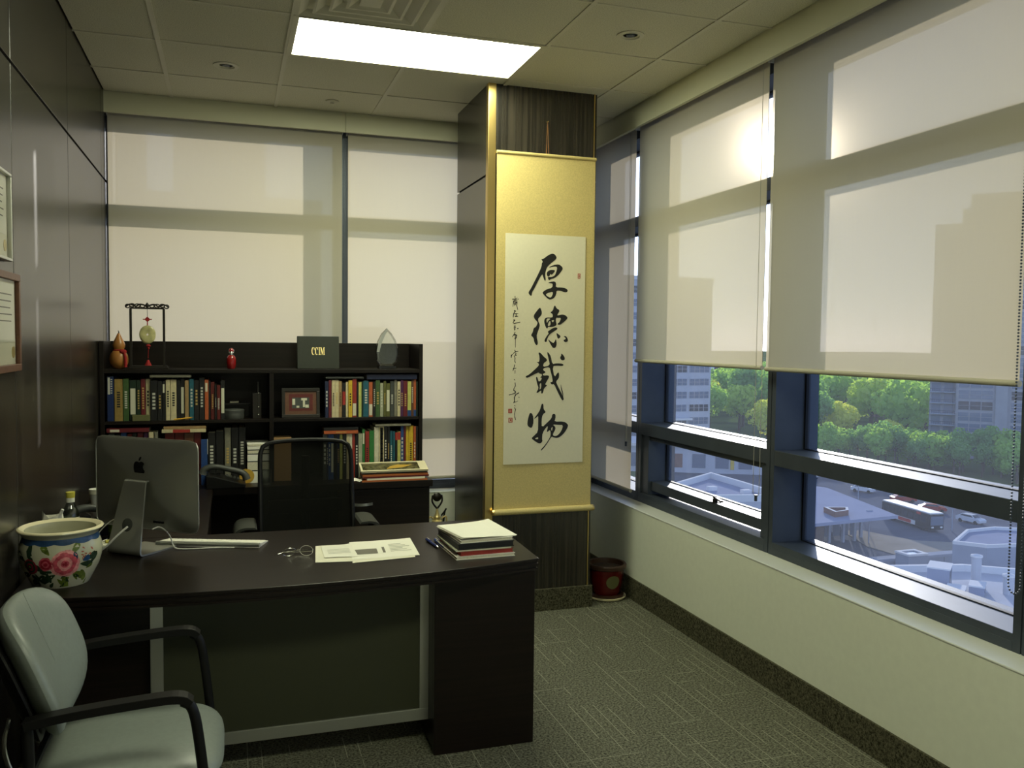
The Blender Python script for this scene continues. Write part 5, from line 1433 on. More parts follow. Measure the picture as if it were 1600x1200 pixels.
MB().box(-0.035, -0.045, 0, 0.035, 0.045, 0.0035).build('sheets', 'paper', t)
MB().box(-0.035, 0.037, 0.0035, 0.035, 0.045, 0.0042).build('gum_strip', 'paper_edge', t)

# ------------------------------------------------------------------ executive mesh chair
ch = thing('office_chair', 'black mesh-back office chair behind the desk', 'chair', (0.372, 4.42, 0.0), 0.0)
BA = ((1, 0, 0), (0, 0.10, 1), (0, -1, 0.10))
Cb = (0, 0.13, 0.80)
def back_pt(x, y):      # x across, y up from the centre
    b = -0.030 * (x / 0.23) ** 2
    return Vector((x, 0.13 + 0.10 * y + b + 0.03 * math.sin(y * 5), 0.80 + y))
def outline(s):
    a = 2 * PI * s
    n = 11.0
    q = (abs(math.cos(a)) ** n + abs(math.sin(a)) ** n) ** (-1 / n)
    return 0.232 * q * math.cos(a), 0.252 * q * math.sin(a) + 0.012 * math.cos(math.atan2(math.sin(a), math.cos(a))) * 0
mb = MB(); N = 64; RG = 8
vs, fs = [], []
for r in range(RG + 1):
    for k in range(N):
        x, y = outline(k / N)
        vs.append(back_pt(x * r / RG, y * r / RG + (0.014 * (1 - (x / 0.232) ** 2) if y > 0 else 0) * r / RG))
for r in range(RG):
    for k in range(N): fs.append((r * N + k, (r + 1) * N + k, (r + 1) * N + (k + 1) % N, r * N + (k + 1) % N))
mb.add(vs, fs).build('mesh_back', 'chair_mesh', ch, smooth=True)
MB().tube([vs[RG * N + k] for k in range(N)], 0.012, 8, closed=True).build('back_frame', 'black_plastic', ch, smooth=True)
MB().tube(smooth_path([(0, 0.20, 0.98), (0, 0.215, 0.75), (0, 0.19, 0.52), (0, 0.10, 0.42)]), 0.022, 10).build('spine', 'black_plastic', ch, smooth=True)
MB().bar((-0.19, 0.168, 0.72), (0.19, 0.168, 0.72), 0.02, 0.07).build('lumbar_bar', 'black_plastic', ch, bevel=0.004)
MB().pad(0.49, 0.47, 0.075, n=4.5, dome=0.01, c=(0, -0.10, 0.465)).build('seat', 'cover_black', ch, smooth=True)
MB().lathe([(0.027, 0.11), (0.027, 0.28), (0.018, 0.28), (0.018, 0.43)], 16).build('gas_lift', 'chrome', ch, smooth=True)
MB().box(-0.09, -0.14, 0.405, 0.09, 0.08, 0.432).build('mechanism', 'black_plastic', ch, bevel=0.004)
for k in range(5):
    a = 2 * PI * k / 5 + 0.3
    MB().tube([(0.02 * math.cos(a), 0.02 * math.sin(a), 0.115), (0.30 * math.cos(a), 0.30 * math.sin(a), 0.075)], [0.024, 0.014], 8).build('leg', 'black_plastic', ch, smooth=True)
    c = (0.30 * math.cos(a), 0.30 * math.sin(a), 0.030)
    mb = MB()
    for s in (-1, 1): mb.cyl((c[0] + s * 0.012 - 0.009, c[1], c[2]), 0.030, 0.018, 16, 'x')
    mb.cyl((c[0], c[1], 0.03), 0.006, 0.045, 8)
    mb.build('caster', 'black_plastic', ch)
for sx in (-1, 1):
    arm = thing_part('armrest', ch)
    pts = [(0.0, 0.235), (0.05, 0.238), (0.09, 0.225), (0.105, 0.19), (0.102, 0.14)]
    sec = smooth_path([(sx * (0.262 + p[0]), 0.0, 0.430 + p[1]) for p in pts], 2)
    mb = MB(); vs = []; k = len(sec)
    for p in sec:
        for dy in (-0.12, 0.13):
            vs += [(p[0], 0.06 + dy, p[2]), (p[0] * 1.0 - sx * 0.010, 0.06 + dy, p[2] - 0.010)]
    fs = []
    for i in range(k - 1):
        b0, b1 = i * 4, i * 4 + 4
        fs += [(b0, b0 + 2, b1 + 2, b1), (b0 + 3, b0 + 1, b1 + 1, b1 + 3), (b0 + 1, b0, b1, b1 + 1), (b0 + 2, b0 + 3, b1 + 3, b1 + 2)]
    fs += [(0, 1, 3, 2), tuple(4 * (k - 1) + j for j in (2, 3, 1, 0))]
    mb.add(vs, fs).build('pad', 'dark_grey_plastic', arm, smooth=True)
    MB().tube(smooth_path([(sx * 0.16, 0.0, 0.425), (sx * 0.30, 0.03, 0.43), (sx * 0.33, 0.05, 0.50), (sx * 0.325, 0.06, 0.655)]), 0.016, 8).build('support', 'black_plastic', arm, smooth=True)

# ------------------------------------------------------------------ guest chair in the foreground
gc = thing('guest_chair', 'grey vinyl guest chair with black arms in front of the desk', 'chair', (-0.288, 2.605, 0.0), math.radians(-90))
MB().pad(0.50, 0.50, 0.085, n=4.0, dome=0.012, c=(0, 0.015, 0.425), bend2=-0.012, rings=12, seg=60).build('seat', 'grey_vinyl', gc, smooth=True)
MB().pad(0.49, 0.49, 0.03, n=4.0, c=(0, 0.01, 0.375), rings=8, seg=60).build('seat_pan', 'black_plastic', gc, smooth=True)
tb = Matrix.Translation((0, -0.225, 0.705)) @ Matrix.Rotation(math.radians(21), 4, 'X')
BAX = ((1, 0, 0), (0, 0, 1), (0, 1, 0))
MB().pad(0.49, 0.37, 0.065, n=2.9, bend=0.060, dome=0.008, axes=BAX, rings=12, seg=60).xform(tb).build('backrest', 'grey_vinyl', gc, smooth=True)
MB().pad(0.46, 0.35, 0.035, n=2.9, bend=0.055, axes=BAX, c=(0, -0.048, -0.01), rings=8, seg=60).xform(tb).build('back_shell', 'black_plastic', gc, smooth=True)
MB().tube([tuple(tb @ Vector((0.0, 0.0425 - 0.000, 0.05 + 0.14 * s))) for s in (-0.5, 0, 0.5, 1.0)], 0.0006, 6).build('seam', 'grey_vinyl', gc)
for sx in (-1, 1):
    x = sx * 0.268
    fr = thing_part('side_frame', gc)
    path = smooth_path([(x, -0.20, 0.640), (x, -0.10, 0.655), (x, 0.10, 0.668), (x, 0.165, 0.668), (x, 0.185, 0.650)], 2)
    mb = MB()
    vs = []; k = len(path)
    for i, p in enumerate(path):
        d = (path[min(i + 1, k - 1)] - path[max(i - 1, 0)]).normalized()
        n_ = Vector((0, -d.z, d.y)) * 0.011
        w = 0.021
        vs += [p + n_ + Vector((-w, 0, 0)), p + n_ + Vector((w, 0, 0)), p - n_ + Vector((w, 0, 0)), p - n_ + Vector((-w, 0, 0))]
    fs = [(i * 4 + j, i * 4 + (j + 1) % 4, i * 4 + 4 + (j + 1) % 4, i * 4 + 4 + j) for i in range(k - 1) for j in range(4)] + [(3, 2, 1, 0), tuple((k - 1) * 4 + j for j in range(4))]
    mb.add(vs, fs).build('armrest', 'black_plastic', fr, bevel=0.005)
    MB().tube(smooth_path([(x, 0.165, 0.655), (x, 0.190, 0.640), (x, 0.205, 0.55), (x, 0.235, 0.25), (x, 0.255, 0.008)]), 0.014, 10).build('front_leg', 'black_plastic', fr, smooth=True)
    MB().tube(smooth_path([(x, -0.195, 0.645), (x, -0.19, 0.50), (x, -0.215, 0.25), (x, -0.275, 0.008)]), 0.014, 10).build('rear_leg', 'black_plastic', fr, smooth=True)
    for yy in (0.255, -0.275):
        MB().lathe([(0.016, 0.0), (0.018, 0.004), (0.016, 0.014)], 14, (x, yy, 0)).build('glide', 'dark_grey_plastic', fr)
for y_, z_ in ((0.15, 0.375), (-0.16, 0.375), (-0.195, 0.50)):
    MB().tube([(-0.268, y_, z_), (0.268, y_, z_)], 0.011, 8).build('cross_rail', 'black_plastic', gc, smooth=True)
MB().tube(smooth_path([(0.12, -0.265, 0.60), (0.12, -0.285, 0.52), (0.12, -0.25, 0.42), (0.12, -0.20, 0.38)]), 0.006, 8).build('back_support', 'chrome', gc, smooth=True)
MB().tube(smooth_path([(-0.12, -0.265, 0.60), (-0.12, -0.285, 0.52), (-0.12, -0.25, 0.42), (-0.12, -0.20, 0.38)]), 0.006, 8).build('back_support', 'chrome', gc, smooth=True)

# ------------------------------------------------------------------ calligraphy scroll
sc = thing('hanging_scroll', 'gold silk hanging scroll with four large brushed characters on the column', 'scroll', (1.742, 4.688, 0.60))
mb = MB().grid(lambda u, v: (-0.302 + 0.602 * u, 0.004 + 0.0022 * math.sin(u * 7) * (1 - v), 0.010 + 2.052 * v), 20, 20)
mb.build('silk_mount', 'silk_gold', sc, smooth=True)
mb = MB().box(-0.304, 0.0050, 0.010, 0.302, 0.0080, 2.062).build('silk_backing', 'silk_gold', sc)
MB().box(-0.2505, 0.0006, 0.283, 0.2445, 0.0014, 1.612).build('rice_paper', 'rice_paper', sc)
MB().tube([(-0.306, 0.004, 2.066), (0.304, 0.004, 2.066)], 0.010, 12).build('top_rod', 'silk_gold', sc, smooth=True)
MB().tube([(-0.306, -0.008, 0.008), (0.306, -0.008, 0.008)], 0.018, 16).build('bottom_rod', 'silk_gold', sc, smooth=True)
for sx in (-1, 1):
    MB().tube([(sx * 0.306, -0.008, 0.008), (sx * 0.318, -0.008, 0.008)], [0.019, 0.016], 16).build('rod_knob', 'brass', sc, smooth=True)
MB().tube([(-0.008, 0.006, 2.072), (0.0, 0.010, 2.262), (0.008, 0.006, 2.072)], 0.0016, 6).build('hanging_cord', 'gourd_skin', sc)
MB().cyl((0.0, 0.002, 2.260), 0.004, 0.018, 10, 'y').build('nail', 'brass', sc)
FR = frame4((0, 0.0, 0), (1, 0, 0), (0, 0, 1))
flat_shape('large_characters', [[(x / 1000, y / 1000) for x, y in chaikin(L, 1)] for L in INK_SHAPES], 'ink', sc, 0.0002, FR)
mb = MB()
for w, L in INK_LINES:
    w = w * 0.0022
    for (xa, ya), (xb, yb) in zip(L, L[1:]):
        a, b = Vector((xa, ya)) / 1000, Vector((xb, yb)) / 1000
        d = b - a
        if d.length < 1e-6: continue
        d.normalize(); n_ = Vector((-d.y, d.x)) * w / 2
        a, b = a - d * w * 0.3, b + d * w * 0.3
        q = [a + n_, a - n_, b - n_ * 0.7, b + n_ * 0.7]
        mb.add([(p.x, -0.0001, p.y) for p in q] + [(p.x, 0.0005, p.y) for p in q], [(0, 1, 2, 3), (7, 6, 5, 4), (0, 4, 5, 1), (1, 5, 6, 2), (2, 6, 7, 3), (3, 7, 4, 0)])
mb.build('small_inscription', 'ink', sc)
for i, L in enumerate(SEALS):
    (x0, y1), (x1, y0) = L[0], L[2]
    loops = [[(x0, y0), (x1, y0), (x1, y1), (x0, y1)]]
    w, h = x1 - x0, y1 - y0
    if i: loops.append([(x0 + w * .18, y0 + h * .14), (x1 - w * .18, y0 + h * .14), (x1 - w * .18, y1 - h * .14), (x0 + w * .18, y1 - h * .14)])
    if i: loops.append([(x0 + w * .38, y0 + h * .3), (x1 - w * .30, y0 + h * .3), (x1 - w * .30, y1 - h * .3), (x0 + w * .38, y1 - h * .3)])
    else: loops += [[(x0 + w * a, y0 + h * .15), (x0 + w * (a + .09), y0 + h * .15), (x0 + w * (a + .09), y1 - h * .2), (x0 + w * a, y1 - h * .2)] for a in (.2, .45, .68)]
    flat_shape('red_seal', [[(x / 1000, y / 1000) for x, y in L2] for L2 in loops], 'seal_red', sc, 0.0003, FR)

# ------------------------------------------------------------------ certificates on the left wall
def certificate(label, y0, y1, z0, z1, fw, m, lines=5):
    t = thing('framed_certificate', label, 'certificate', (XL, (y0 + y1) / 2, z0), 0.0, 'certificates on the wood wall')
    w, h = (y1 - y0) / 2, z1 - z0
    mb = MB()
    mb.box(0.001, -w, 0, 0.022, w, fw).box(0.001, -w, h - fw, 0.022, w, h).box(0.001, -w, fw, 0.022, -w + fw, h - fw).box(0.001, w - fw, fw, 0.022, w, h - fw)
    mb.build('frame', m, t, bevel=0.002)
    MB().box(0.001, -w + fw, fw, 0.008, w - fw, h - fw).build('mount', 'paper', t)
    MB().box(0.008, -w + fw + 0.02, fw + 0.075, 0.009, w - fw - 0.012, h - fw - 0.012).build('parchment', 'white_paper', t)
    mb = MB()
    for k in range(lines):
        zc = h - fw - 0.05 - k * 0.022
        mb.box(0.009, -w + fw + 0.06, zc, 0.0094, w - fw - 0.05 - 0.01 * (k % 3), zc + 0.004)
    mb.build('text_lines', 'ink_grey', t)
    MB().cyl((0.008, w - fw - 0.035, fw + 0.040), 0.019, 0.002, 24, 'x').build('seal', 'gold_foil', t)
    quad('glazing', 'picture_glass', t, (0.014, -w + fw, fw), (0.014, w - fw, fw), (0.014, w - fw, h - fw), (0.014, -w + fw, h - fw))
certificate('certificate in thin silver frame, upper one on the wood wall', 2.86, 3.238, 1.842, 2.130, 0.010, 'aluminium')
certificate('certificate in brown wooden frame, lower one on the wood wall', 2.86, 3.338, 1.478, 1.806, 0.024, 'cover_brown')

# ------------------------------------------------------------------ red planter by the column
pl = thing('planter', 'red glazed planter of bare soil on a saucer beside the column', 'planter', (2.232, 4.855, 0.0))
MB().lathe([(0, 0.0), (0.100, 0.0), (0.118, 0.006), (0.124, 0.018), (0.120, 0.020), (0.112, 0.010), (0, 0.008)], 40, cap=False).build('saucer', 'cream_ceramic', pl, smooth=True)
MB().lathe([(0, 0.010), (0.085, 0.010), (0.108, 0.012), (0.110, 0.028), (0.092, 0.032)], 40, cap=False).build('foot_tray', 'ceramic_rim', pl, smooth=True)
MB().lathe([(0.083, 0.030), (0.090, 0.05), (0.102, 0.12), (0.109, 0.190)], 40, cap=False).build('pot_wall', 'ceramic_red', pl, smooth=True)
MB().lathe([(0.109, 0.186), (0.122, 0.192), (0.125, 0.212), (0.119, 0.220), (0.108, 0.218), (0.104, 0.190)], 40, cap=False).build('rim', 'ceramic_rim', pl, smooth=True)
MB().lathe([(0.106, 0.190), (0.06, 0.196), (0.0, 0.199)], 32, cap=False).build('earth', 'soil', pl, smooth=True)
a = math.atan2(-4.855, -2.232) + 0.42
mb = MB()
ring = []
for k in range(24):
    b = 2 * PI * k / 24
    z = 0.118 + 0.042 * math.sin(b); r = 0.0835 + (z - 0.03) * 0.162 + 0.0075; aa = a + 0.042 * math.cos(b) / 0.10
    ring.append((r * math.cos(aa), r * math.sin(aa), z))
cz = (0.1075 * math.cos(a), 0.1075 * math.sin(a), 0.118)
mb.add(ring + [cz], [(i, (i + 1) % 24, 24) for i in range(24)])
mb.build('round_medallion', 'green_card', pl, smooth=True)

# ------------------------------------------------------------------ the town outside, ten floors down
GZ, LZ = -28.4, -33.0
mat('asphalt', (0.15, 0.165, 0.205), 0.8, spec=0.0, noise=0.12, nscale=0.15)
mat('paving', (0.36, 0.33, 0.28), 0.8, spec=0.0, noise=0.08, nscale=0.3)
mat('lawn', (0.09, 0.14, 0.04), 0.9, spec=0.0, noise=0.4, nscale=0.08)
mat('concrete', (0.38, 0.41, 0.48), 0.7, spec=0.0, noise=0.08, nscale=0.4)
mat('pale_wall', (0.55, 0.57, 0.62), 0.7, spec=0.0, noise=0.06, nscale=0.5)
mat('white_edge', (0.80, 0.80, 0.80), 0.6, spec=0.0)
mat('roof_grey', (0.34, 0.37, 0.48), 0.65, spec=0.0, noise=0.06, nscale=0.3)
mat('brown_wall', (0.20, 0.15, 0.13), 0.8, spec=0.0, noise=0.2, nscale=1.0)
mat('tower_wall', (0.40, 0.40, 0.42), 0.8, spec=0.0, noise=0.06, nscale=0.6)
mat('beige_wall', (0.50, 0.42, 0.31), 0.8, spec=0.0, noise=0.05, nscale=0.5)
mat('far_glass', (0.17, 0.21, 0.28), 0.12, spec=0.8)
mat('far_glass_dark', (0.035, 0.045, 0.06), 0.15, spec=0.7)
mat('shingle', (0.10, 0.09, 0.11), 0.85, spec=0.0, noise=0.2, nscale=1.5)
mat('brick_far', (0.26, 0.15, 0.12), 0.85, spec=0.0, noise=0.15, nscale=1.5)
mat('bus_black', (0.025, 0.025, 0.03), 0.3)
mat('bus_red', (0.55, 0.06, 0.04), 0.35)
mat('bus_roof', (0.82, 0.82, 0.80), 0.4)
mat('car_white', (0.75, 0.77, 0.80), 0.25)
mat('car_red', (0.40, 0.05, 0.04), 0.25)
mat('car_dark', (0.06, 0.07, 0.09), 0.25)
mat('bark', (0.09, 0.065, 0.045), 0.9, noise=0.3, nscale=3)
mat('safety_yellow', (0.70, 0.50, 0.05), 0.5)
def leaf_mat(name, c):
    m = bpy.data.materials.new(name); m.use_nodes = True
    t = m.node_tree; t.nodes.clear()
    o = t.nodes.new('ShaderNodeOutputMaterial')
    d = t.nodes.new('ShaderNodeBsdfDiffuse'); d.inputs[0].default_value = (*c, 1)
    tl = t.nodes.new('ShaderNodeBsdfTranslucent'); tl.inputs[0].default_value = (min(1, c[0] * 1.5), min(1, c[1] * 1.5), c[2] * 0.7, 1)
    mx = t.nodes.new('ShaderNodeMixShader'); mx.inputs[0].default_value = 0.45
    t.links.new(d.outputs[0], mx.inputs[1]); t.links.new(tl.outputs[0], mx.inputs[2]); t.links.new(mx.outputs[0], o.inputs[0])
    MATS[name] = m
leaf_mat('leaf_a', (0.48, 0.62, 0.15)); leaf_mat('leaf_b', (0.36, 0.56, 0.14)); leaf_mat('leaf_c', (0.64, 0.70, 0.15)); leaf_mat('leaf_d', (0.25, 0.44, 0.16))

gu = MB().add([(-900, 96, GZ), (2500, 93, GZ), (2500, 2800, GZ), (-900, 2800, GZ)], [(0, 1, 2, 3)]).add([(-900, 96, GZ), (-900, 96, LZ), (2500, 93, LZ), (2500, 93, GZ)], [(0, 1, 2, 3)])
tag(gu.build('ground', 'lawn'), 'green ground of the town beyond the bus terminal', 'ground', kind='structure')
gl_ = MB().add([(-900, -600, LZ), (2500, -600, LZ), (2500, 95, LZ), (-900, 97, LZ)], [(0, 1, 2, 3)])
tag(gl_.build('ground_lower', 'asphalt'), 'lower paved ground at the foot of the building', 'ground', kind='structure')
lot = MB().prism([(70, 96.6), (135, 95.2), (141, 118), (140, 150), (128, 176), (90, 178), (78, 140)], GZ - 0.3, GZ + 0.02).build('pavement', 'asphalt')
tag(lot, 'grey asphalt yard of the bus terminal', 'pavement', kind='structure')
isl = MB().prism([(90, 96.9), (108, 96.6), (104, 101.5), (99.5, 104.0), (97.5, 108.5), (96.5, 112), (93, 113), (91.5, 108.5), (89.5, 103)], GZ + 0.02, GZ + 0.14).build('traffic_island', 'paving')
tag(isl, 'pale paved apron in front of the terminal canopy', 'pavement', kind='structure')
rw = thing('retaining_wall', 'grey concrete retaining wall below the bus yard', 'wall')
for k in range(9):
    x0 = 70 + k * 6.5
    MB().box(x0, 95.0 - 0.02 * k, LZ, x0 + 6.4, 95.9, GZ + 0.1).build('wall_panel', 'concrete', rw)
MB().box(70, 94.7, GZ + 0.1, 128.5, 96.3, GZ + 0.5).build('coping', 'concrete', rw)

# terminal canopy
cn = thing('bus_canopy', 'wide grey canopy roof of the bus terminal', 'canopy', (0, 0, GZ))
MB().prism([(76.0, 99.0), (92.9, 100.7), (98.6, 123.6), (96.8, 127.6), (87, 127.5), (78.5, 112)], 4.55, 5.0).build('roof', 'roof_grey', cn)
for x, y in ((85.6, 106.6), (88.0, 106.4), (90.4, 106.8), (92.6, 108.0), (94.0, 111.5), (95.0, 116), (95.8, 120.5), (88, 112), (91, 113)):
    MB().box(x - 0.2, y - 0.2, 0, x + 0.2, y + 0.2, 4.55).build('pillar', 'concrete', cn)
MB().box(78.6, 106.2, 0, 84.4, 112, 4.55).build('waiting_room', 'brown_wall', cn)
for k in range(5):
    MB().box(85.0 + k * 1.6, 108.9, 0.4, 86.2 + k * 1.6, 109.0, 3.6).build('glazed_screen', 'far_glass', cn)
ks = thing('roof_skylight', 'brick upstand with pale rim on the canopy roof', 'skylight', (0, 0, GZ + 5.0))
q = [(82.8, 101.9), (85.7, 102.6), (87.2, 104.6), (83.7, 105.6)]
c0 = (sum(p[0] for p in q) / 4, sum(p[1] for p in q) / 4)
qi = [(c0[0] + (x - c0[0]) * 0.72, c0[1] + (y - c0[1]) * 0.72) for x, y in q]
mb = MB(); n = 4
vs = [(x, y, 0) for x, y in q] + [(x, y, 0.8) for x, y in q] + [(x, y, 0.8) for x, y in qi] + [(x, y, 0.15) for x, y in qi]
fs = []
for i in range(4):
    j = (i + 1) % 4
    fs += [(i, j, 4 + j, 4 + i), (8 + i, 8 + j, 12 + j, 12 + i)]
mb.add(vs, fs + [(12, 13, 14, 15)]).build('upstand', 'brick_far', ks)
mb = MB().add(vs[4:8] + vs[8:12], [(i, (i + 1) % 4, 4 + (i + 1) % 4, 4 + i) for i in range(4)])
mb.xform(Matrix.Translation((0, 0, 0.02))).build('rim', 'white_edge', ks)

# bus
bus = thing('city_bus', 'black and red city bus with white roof in the yard', 'bus', (108.0, 114.0, GZ + 0.02), math.radians(-6))
MB().box(-1.3, -6.1, 0.38, 1.3, 6.1, 2.90).build('body', 'bus_black', bus, bevel=0.12)
MB().box(-1.22, -6.0, 2.90, 1.22, 6.0, 3.12).build('roof', 'bus_roof', bus, bevel=0.05)
for k in range(7): MB().box(-1.33, -5.2 + k * 1.55, 1.45, -1.29, -3.85 + k * 1.55, 2.45).build('side_window', 'far_glass_dark', bus)
MB().box(-1.15, -6.14, 1.15, 1.15, -6.09, 2.6).build('windscreen', 'far_glass', bus)
for y0, y1, z0, z1 in ((-2.6, 2.2, 0.55, 1.25), (3.8, 5.8, 0.5, 1.3)): MB().box(-1.335, y0, z0, -1.29, y1, z1).build('side_panel', 'bus_roof', bus)
MB().box(-1.345, -1.6, 0.62, -1.30, 1.6, 1.18).build('red_panel', 'bus_red', bus)
MB().box(-1.345, -3.9, 2.50, -1.29, -2.9, 2.86).build('red_sign', 'bus_red', bus)
for y in (-4.1, 3.4):
    for s in (-1, 1): MB().cyl((s * 1.12 - 0.14, y, 0.48), 0.48, 0.28, 18, 'x').build('wheel', 'gasket', bus)
mb = MB()
for s in (-1, 1): mb.box(s * 0.8 - 0.2, -6.16, 0.7, s * 0.8 + 0.2, -6.10, 0.95)
mb.build('headlights', 'white_edge', bus)
# cars
def car(label, loc, rz, m, sc=1.0):
    t = thing('parked_car', label, 'car', loc, rz, 'cars outside')
    pf = [(-2.2, 0.35), (-2.25, 0.75), (-1.9, 0.95), (-1.2, 1.02), (-0.6, 1.45), (1.2, 1.48), (1.9, 1.05), (2.2, 0.95), (2.2, 0.35)]
    n = len(pf)
    vs = [(-0.88, y, z) for y, z in pf] + [(0.88, y, z) for y, z in pf]
    for i in range(n):
        if vs[i][2] > 1.3:
            vs[i] = (-0.68, vs[i][1], vs[i][2]); vs[n + i] = (0.68, vs[n + i][1], vs[n + i][2])
    MB().add(vs, [tuple(range(n)), tuple(range(2 * n - 1, n - 1, -1))] + [(i, n + i, n + (i + 1) % n, (i + 1) % n) for i in range(n)]).build('body', m, t)
    mb = MB()
    mb.add([(-0.80, -0.95, 1.10), (-0.80, 1.45, 1.12), (-0.715, 1.1, 1.42), (-0.715, -0.55, 1.40)], [(0, 1, 2, 3)])
    mb.xform(Matrix.Translation((-0.045, 0, 0)))
    mb.add([(-0.72, -1.20, 1.06), (0.72, -1.20, 1.06), (0.62, -0.68, 1.43), (-0.62, -0.68, 1.43)], [(0, 1, 2, 3)])
    mb.build('windows', 'far_glass_dark', t)
    for y in (-1.4, 1.35):
        for s in (-1, 1): MB().cyl((s * 0.80 - 0.1, y, 0.33), 0.33, 0.2, 14, 'x').build('wheel', 'gasket', t)
car('white hatchback parked beyond the bus', (119.0, 112.4, GZ + 0.02), math.radians(8), 'car_white')
car('red car behind the rear of the bus', (122.0, 131.0, GZ + 0.02), 1.2, 'car_red')
car('red car behind the front of the bus', (120.0, 121.8, GZ + 0.02), 1.0, 'car_red')
car('white car far behind the canopy', (122.0, 142.0, GZ + 0.02), 0.5, 'car_white')
car('dark car at the left behind the canopy roof', (121.0, 158.5, GZ + 0.02), 0.5, 'car_dark')
# lamp posts
for lab, x, y, h in (('grey lamp post beside the white hatchback', 110.6, 108.1, 6.5), ('grey lamp post on the pale apron', 91.1, 104.5, 5.0), ('grey lamp post behind the canopy tip', 108.0, 126.9, 7.5)):
    t = thing('lamp_post', lab, 'lamp post', (x, y, GZ), group='lamp posts in the yard')
    MB().tube([(0, 0, 0), (0, 0, h)], [0.10, 0.06], 8).build('pole', 'concrete', t)
    MB().box(-0.5, -0.15, h, 0.5, 0.15, h + 0.15).build('lamp_head', 'concrete', t)
t = thing('hexagon_roof', 'flat grey hexagonal roof with white parapet below the window', 'building', (0, 0, GZ))
hx = [(83.9, 81.8), (91, 86.6), (96.1, 86.9), (101, 84.0), (97, 79.4), (91.5, 78.2), (86.3, 79.0)]
MB().prism(hx, -4.6, 5.7).build('walls', 'concrete', t)
cx, cy = sum(p[0] for p in hx) / 7, sum(p[1] for p in hx) / 7
hi = [(cx + (x - cx) * 0.93, cy + (y - cy) * 0.93) for x, y in hx]
mb = MB(); n = 7
vs = [(x, y, 5.7) for x, y in hx] + [(x, y, 6.1) for x, y in hx] + [(x, y, 6.1) for x, y in hi] + [(x, y, 5.72) for x, y in hi]
mb.add(vs, [(a * n + i, a * n + (i + 1) % n, (a + 1) * n + (i + 1) % n, (a + 1) * n + i) for a in range(3) for i in range(n)]).build('parapet', 'white_edge', t)
MB().prism(hi, 5.705, 5.73).build('roof_deck', 'roof_grey', t)
t = thing('roof_hatch', 'white framed skylight at the near edge of the yard', 'skylight', (88.6, 93.3, LZ))
MB().box(-1.6, -1.2, 0, 1.6, 1.2, 6.0).build('shaft', 'concrete', t)
mb = MB().box(-1.7, -1.3, 6.0, 1.7, -0.8, 6.25).box(-1.7, 0.8, 6.0, 1.7, 1.3, 6.25).box(-1.7, -0.8, 6.0, -1.1, 0.8, 6.25).box(1.1, -0.8, 6.0, 1.7, 0.8, 6.25)
mb.build('frame', 'white_edge', t)
MB().box(-1.1, -0.8, 6.0, 1.1, 0.8, 6.1).build('glazing', 'far_glass', t)
t = thing('hydrant', 'yellow marker post on the retaining wall', 'post', (99.2, 96.0, GZ + 0.5))
MB().cyl((0, 0, 0), 0.25, 1.1, 10).build('post', 'safety_yellow', t)
MB().sphere((0, 0, 1.15), 0.28, 10, 6).build('cap', 'safety_yellow', t)

# near flat roof with plant
t = thing('near_roof', 'bright flat roof with parapet just below the window', 'building', (0, 0, LZ))
rp_ = [(48, 38), (80, 30), (86, 50), (66.8, 64), (59.6, 65.6), (50, 60)]
MB().prism(rp_, 0, 12.9).build('walls', 'concrete', t)
cx, cy = 65, 51
ri = [(cx + (x - cx) * 0.965, cy + (y - cy) * 0.965) for x, y in rp_]
n = len(rp_)
vs = [(x, y, 12.9) for x, y in rp_] + [(x, y, 13.6) for x, y in rp_] + [(x, y, 13.6) for x, y in ri] + [(x, y, 12.95) for x, y in ri]
MB().add(vs, [(a * n + i, a * n + (i + 1) % n, (a + 1) * n + (i + 1) % n, (a + 1) * n + i) for a in range(3) for i in range(n)]).build('parapet', 'white_edge', t)
MB().prism(ri, 12.91, 12.96).build('roof_deck', 'pale_wall', t)
for lab, x, y, w, d, h in (('large grey rooftop air unit with pale lid', 60.8, 60.6, 2.6, 1.8, 1.7), ('low rooftop air unit in front of the large one', 59.0, 57.0, 2.2, 1.4, 0.8), ('small rooftop air unit at the right of the roof', 61.8, 57.4, 2.0, 1.2, 0.8)):
    t = thing('rooftop_unit', lab, 'air unit', (x, y, LZ + 12.96), 0.7, 'plant on the near roof')
    MB().box(-w / 2, -d / 2, 0.15, w / 2, d / 2, h).build('casing', 'roof_grey', t)
    MB().box(-w / 2 - 0.05, -d / 2 - 0.05, h, w / 2 + 0.05, d / 2 + 0.05, h + 0.12).build('lid', 'white_edge', t)
    for k in range(3): MB().box(-w / 2 + 0.2 + k * 0.6, -d / 2 - 0.03, 0.4, -w / 2 + 0.6 + k * 0.6, -d / 2, h - 0.2).build('grille', 'far_glass_dark', t)
    MB().box(-w / 2, -d / 2, 0, -w / 2 + 0.2, d / 2, 0.15).build('skid', 'concrete', t)
    MB().box(w / 2 - 0.2, -d / 2, 0, w / 2, d / 2, 0.15).build('skid', 'concrete', t)
for lab, x, y, h in (('tall round vent pipe beside the rooftop unit', 64.6, 60.2, 2.4), ('middle vent pipe on the near roof', 64.3, 56.5, 1.6), ('short vent pipe at the right of the near roof', 64.0, 53.4, 1.4)):
    t = thing('vent_pipe', lab, 'vent pipe', (x, y, LZ + 12.96), group='vent pipes on the near roof')
    MB().cyl((0, 0, 0), 0.42, h, 14).build('pipe', 'pale_wall', t, smooth=True)
    MB().lathe([(0.5, h), (0.5, h + 0.15), (0, h + 0.3)], 14, cap=False).build('cowl', 'white_edge', t)

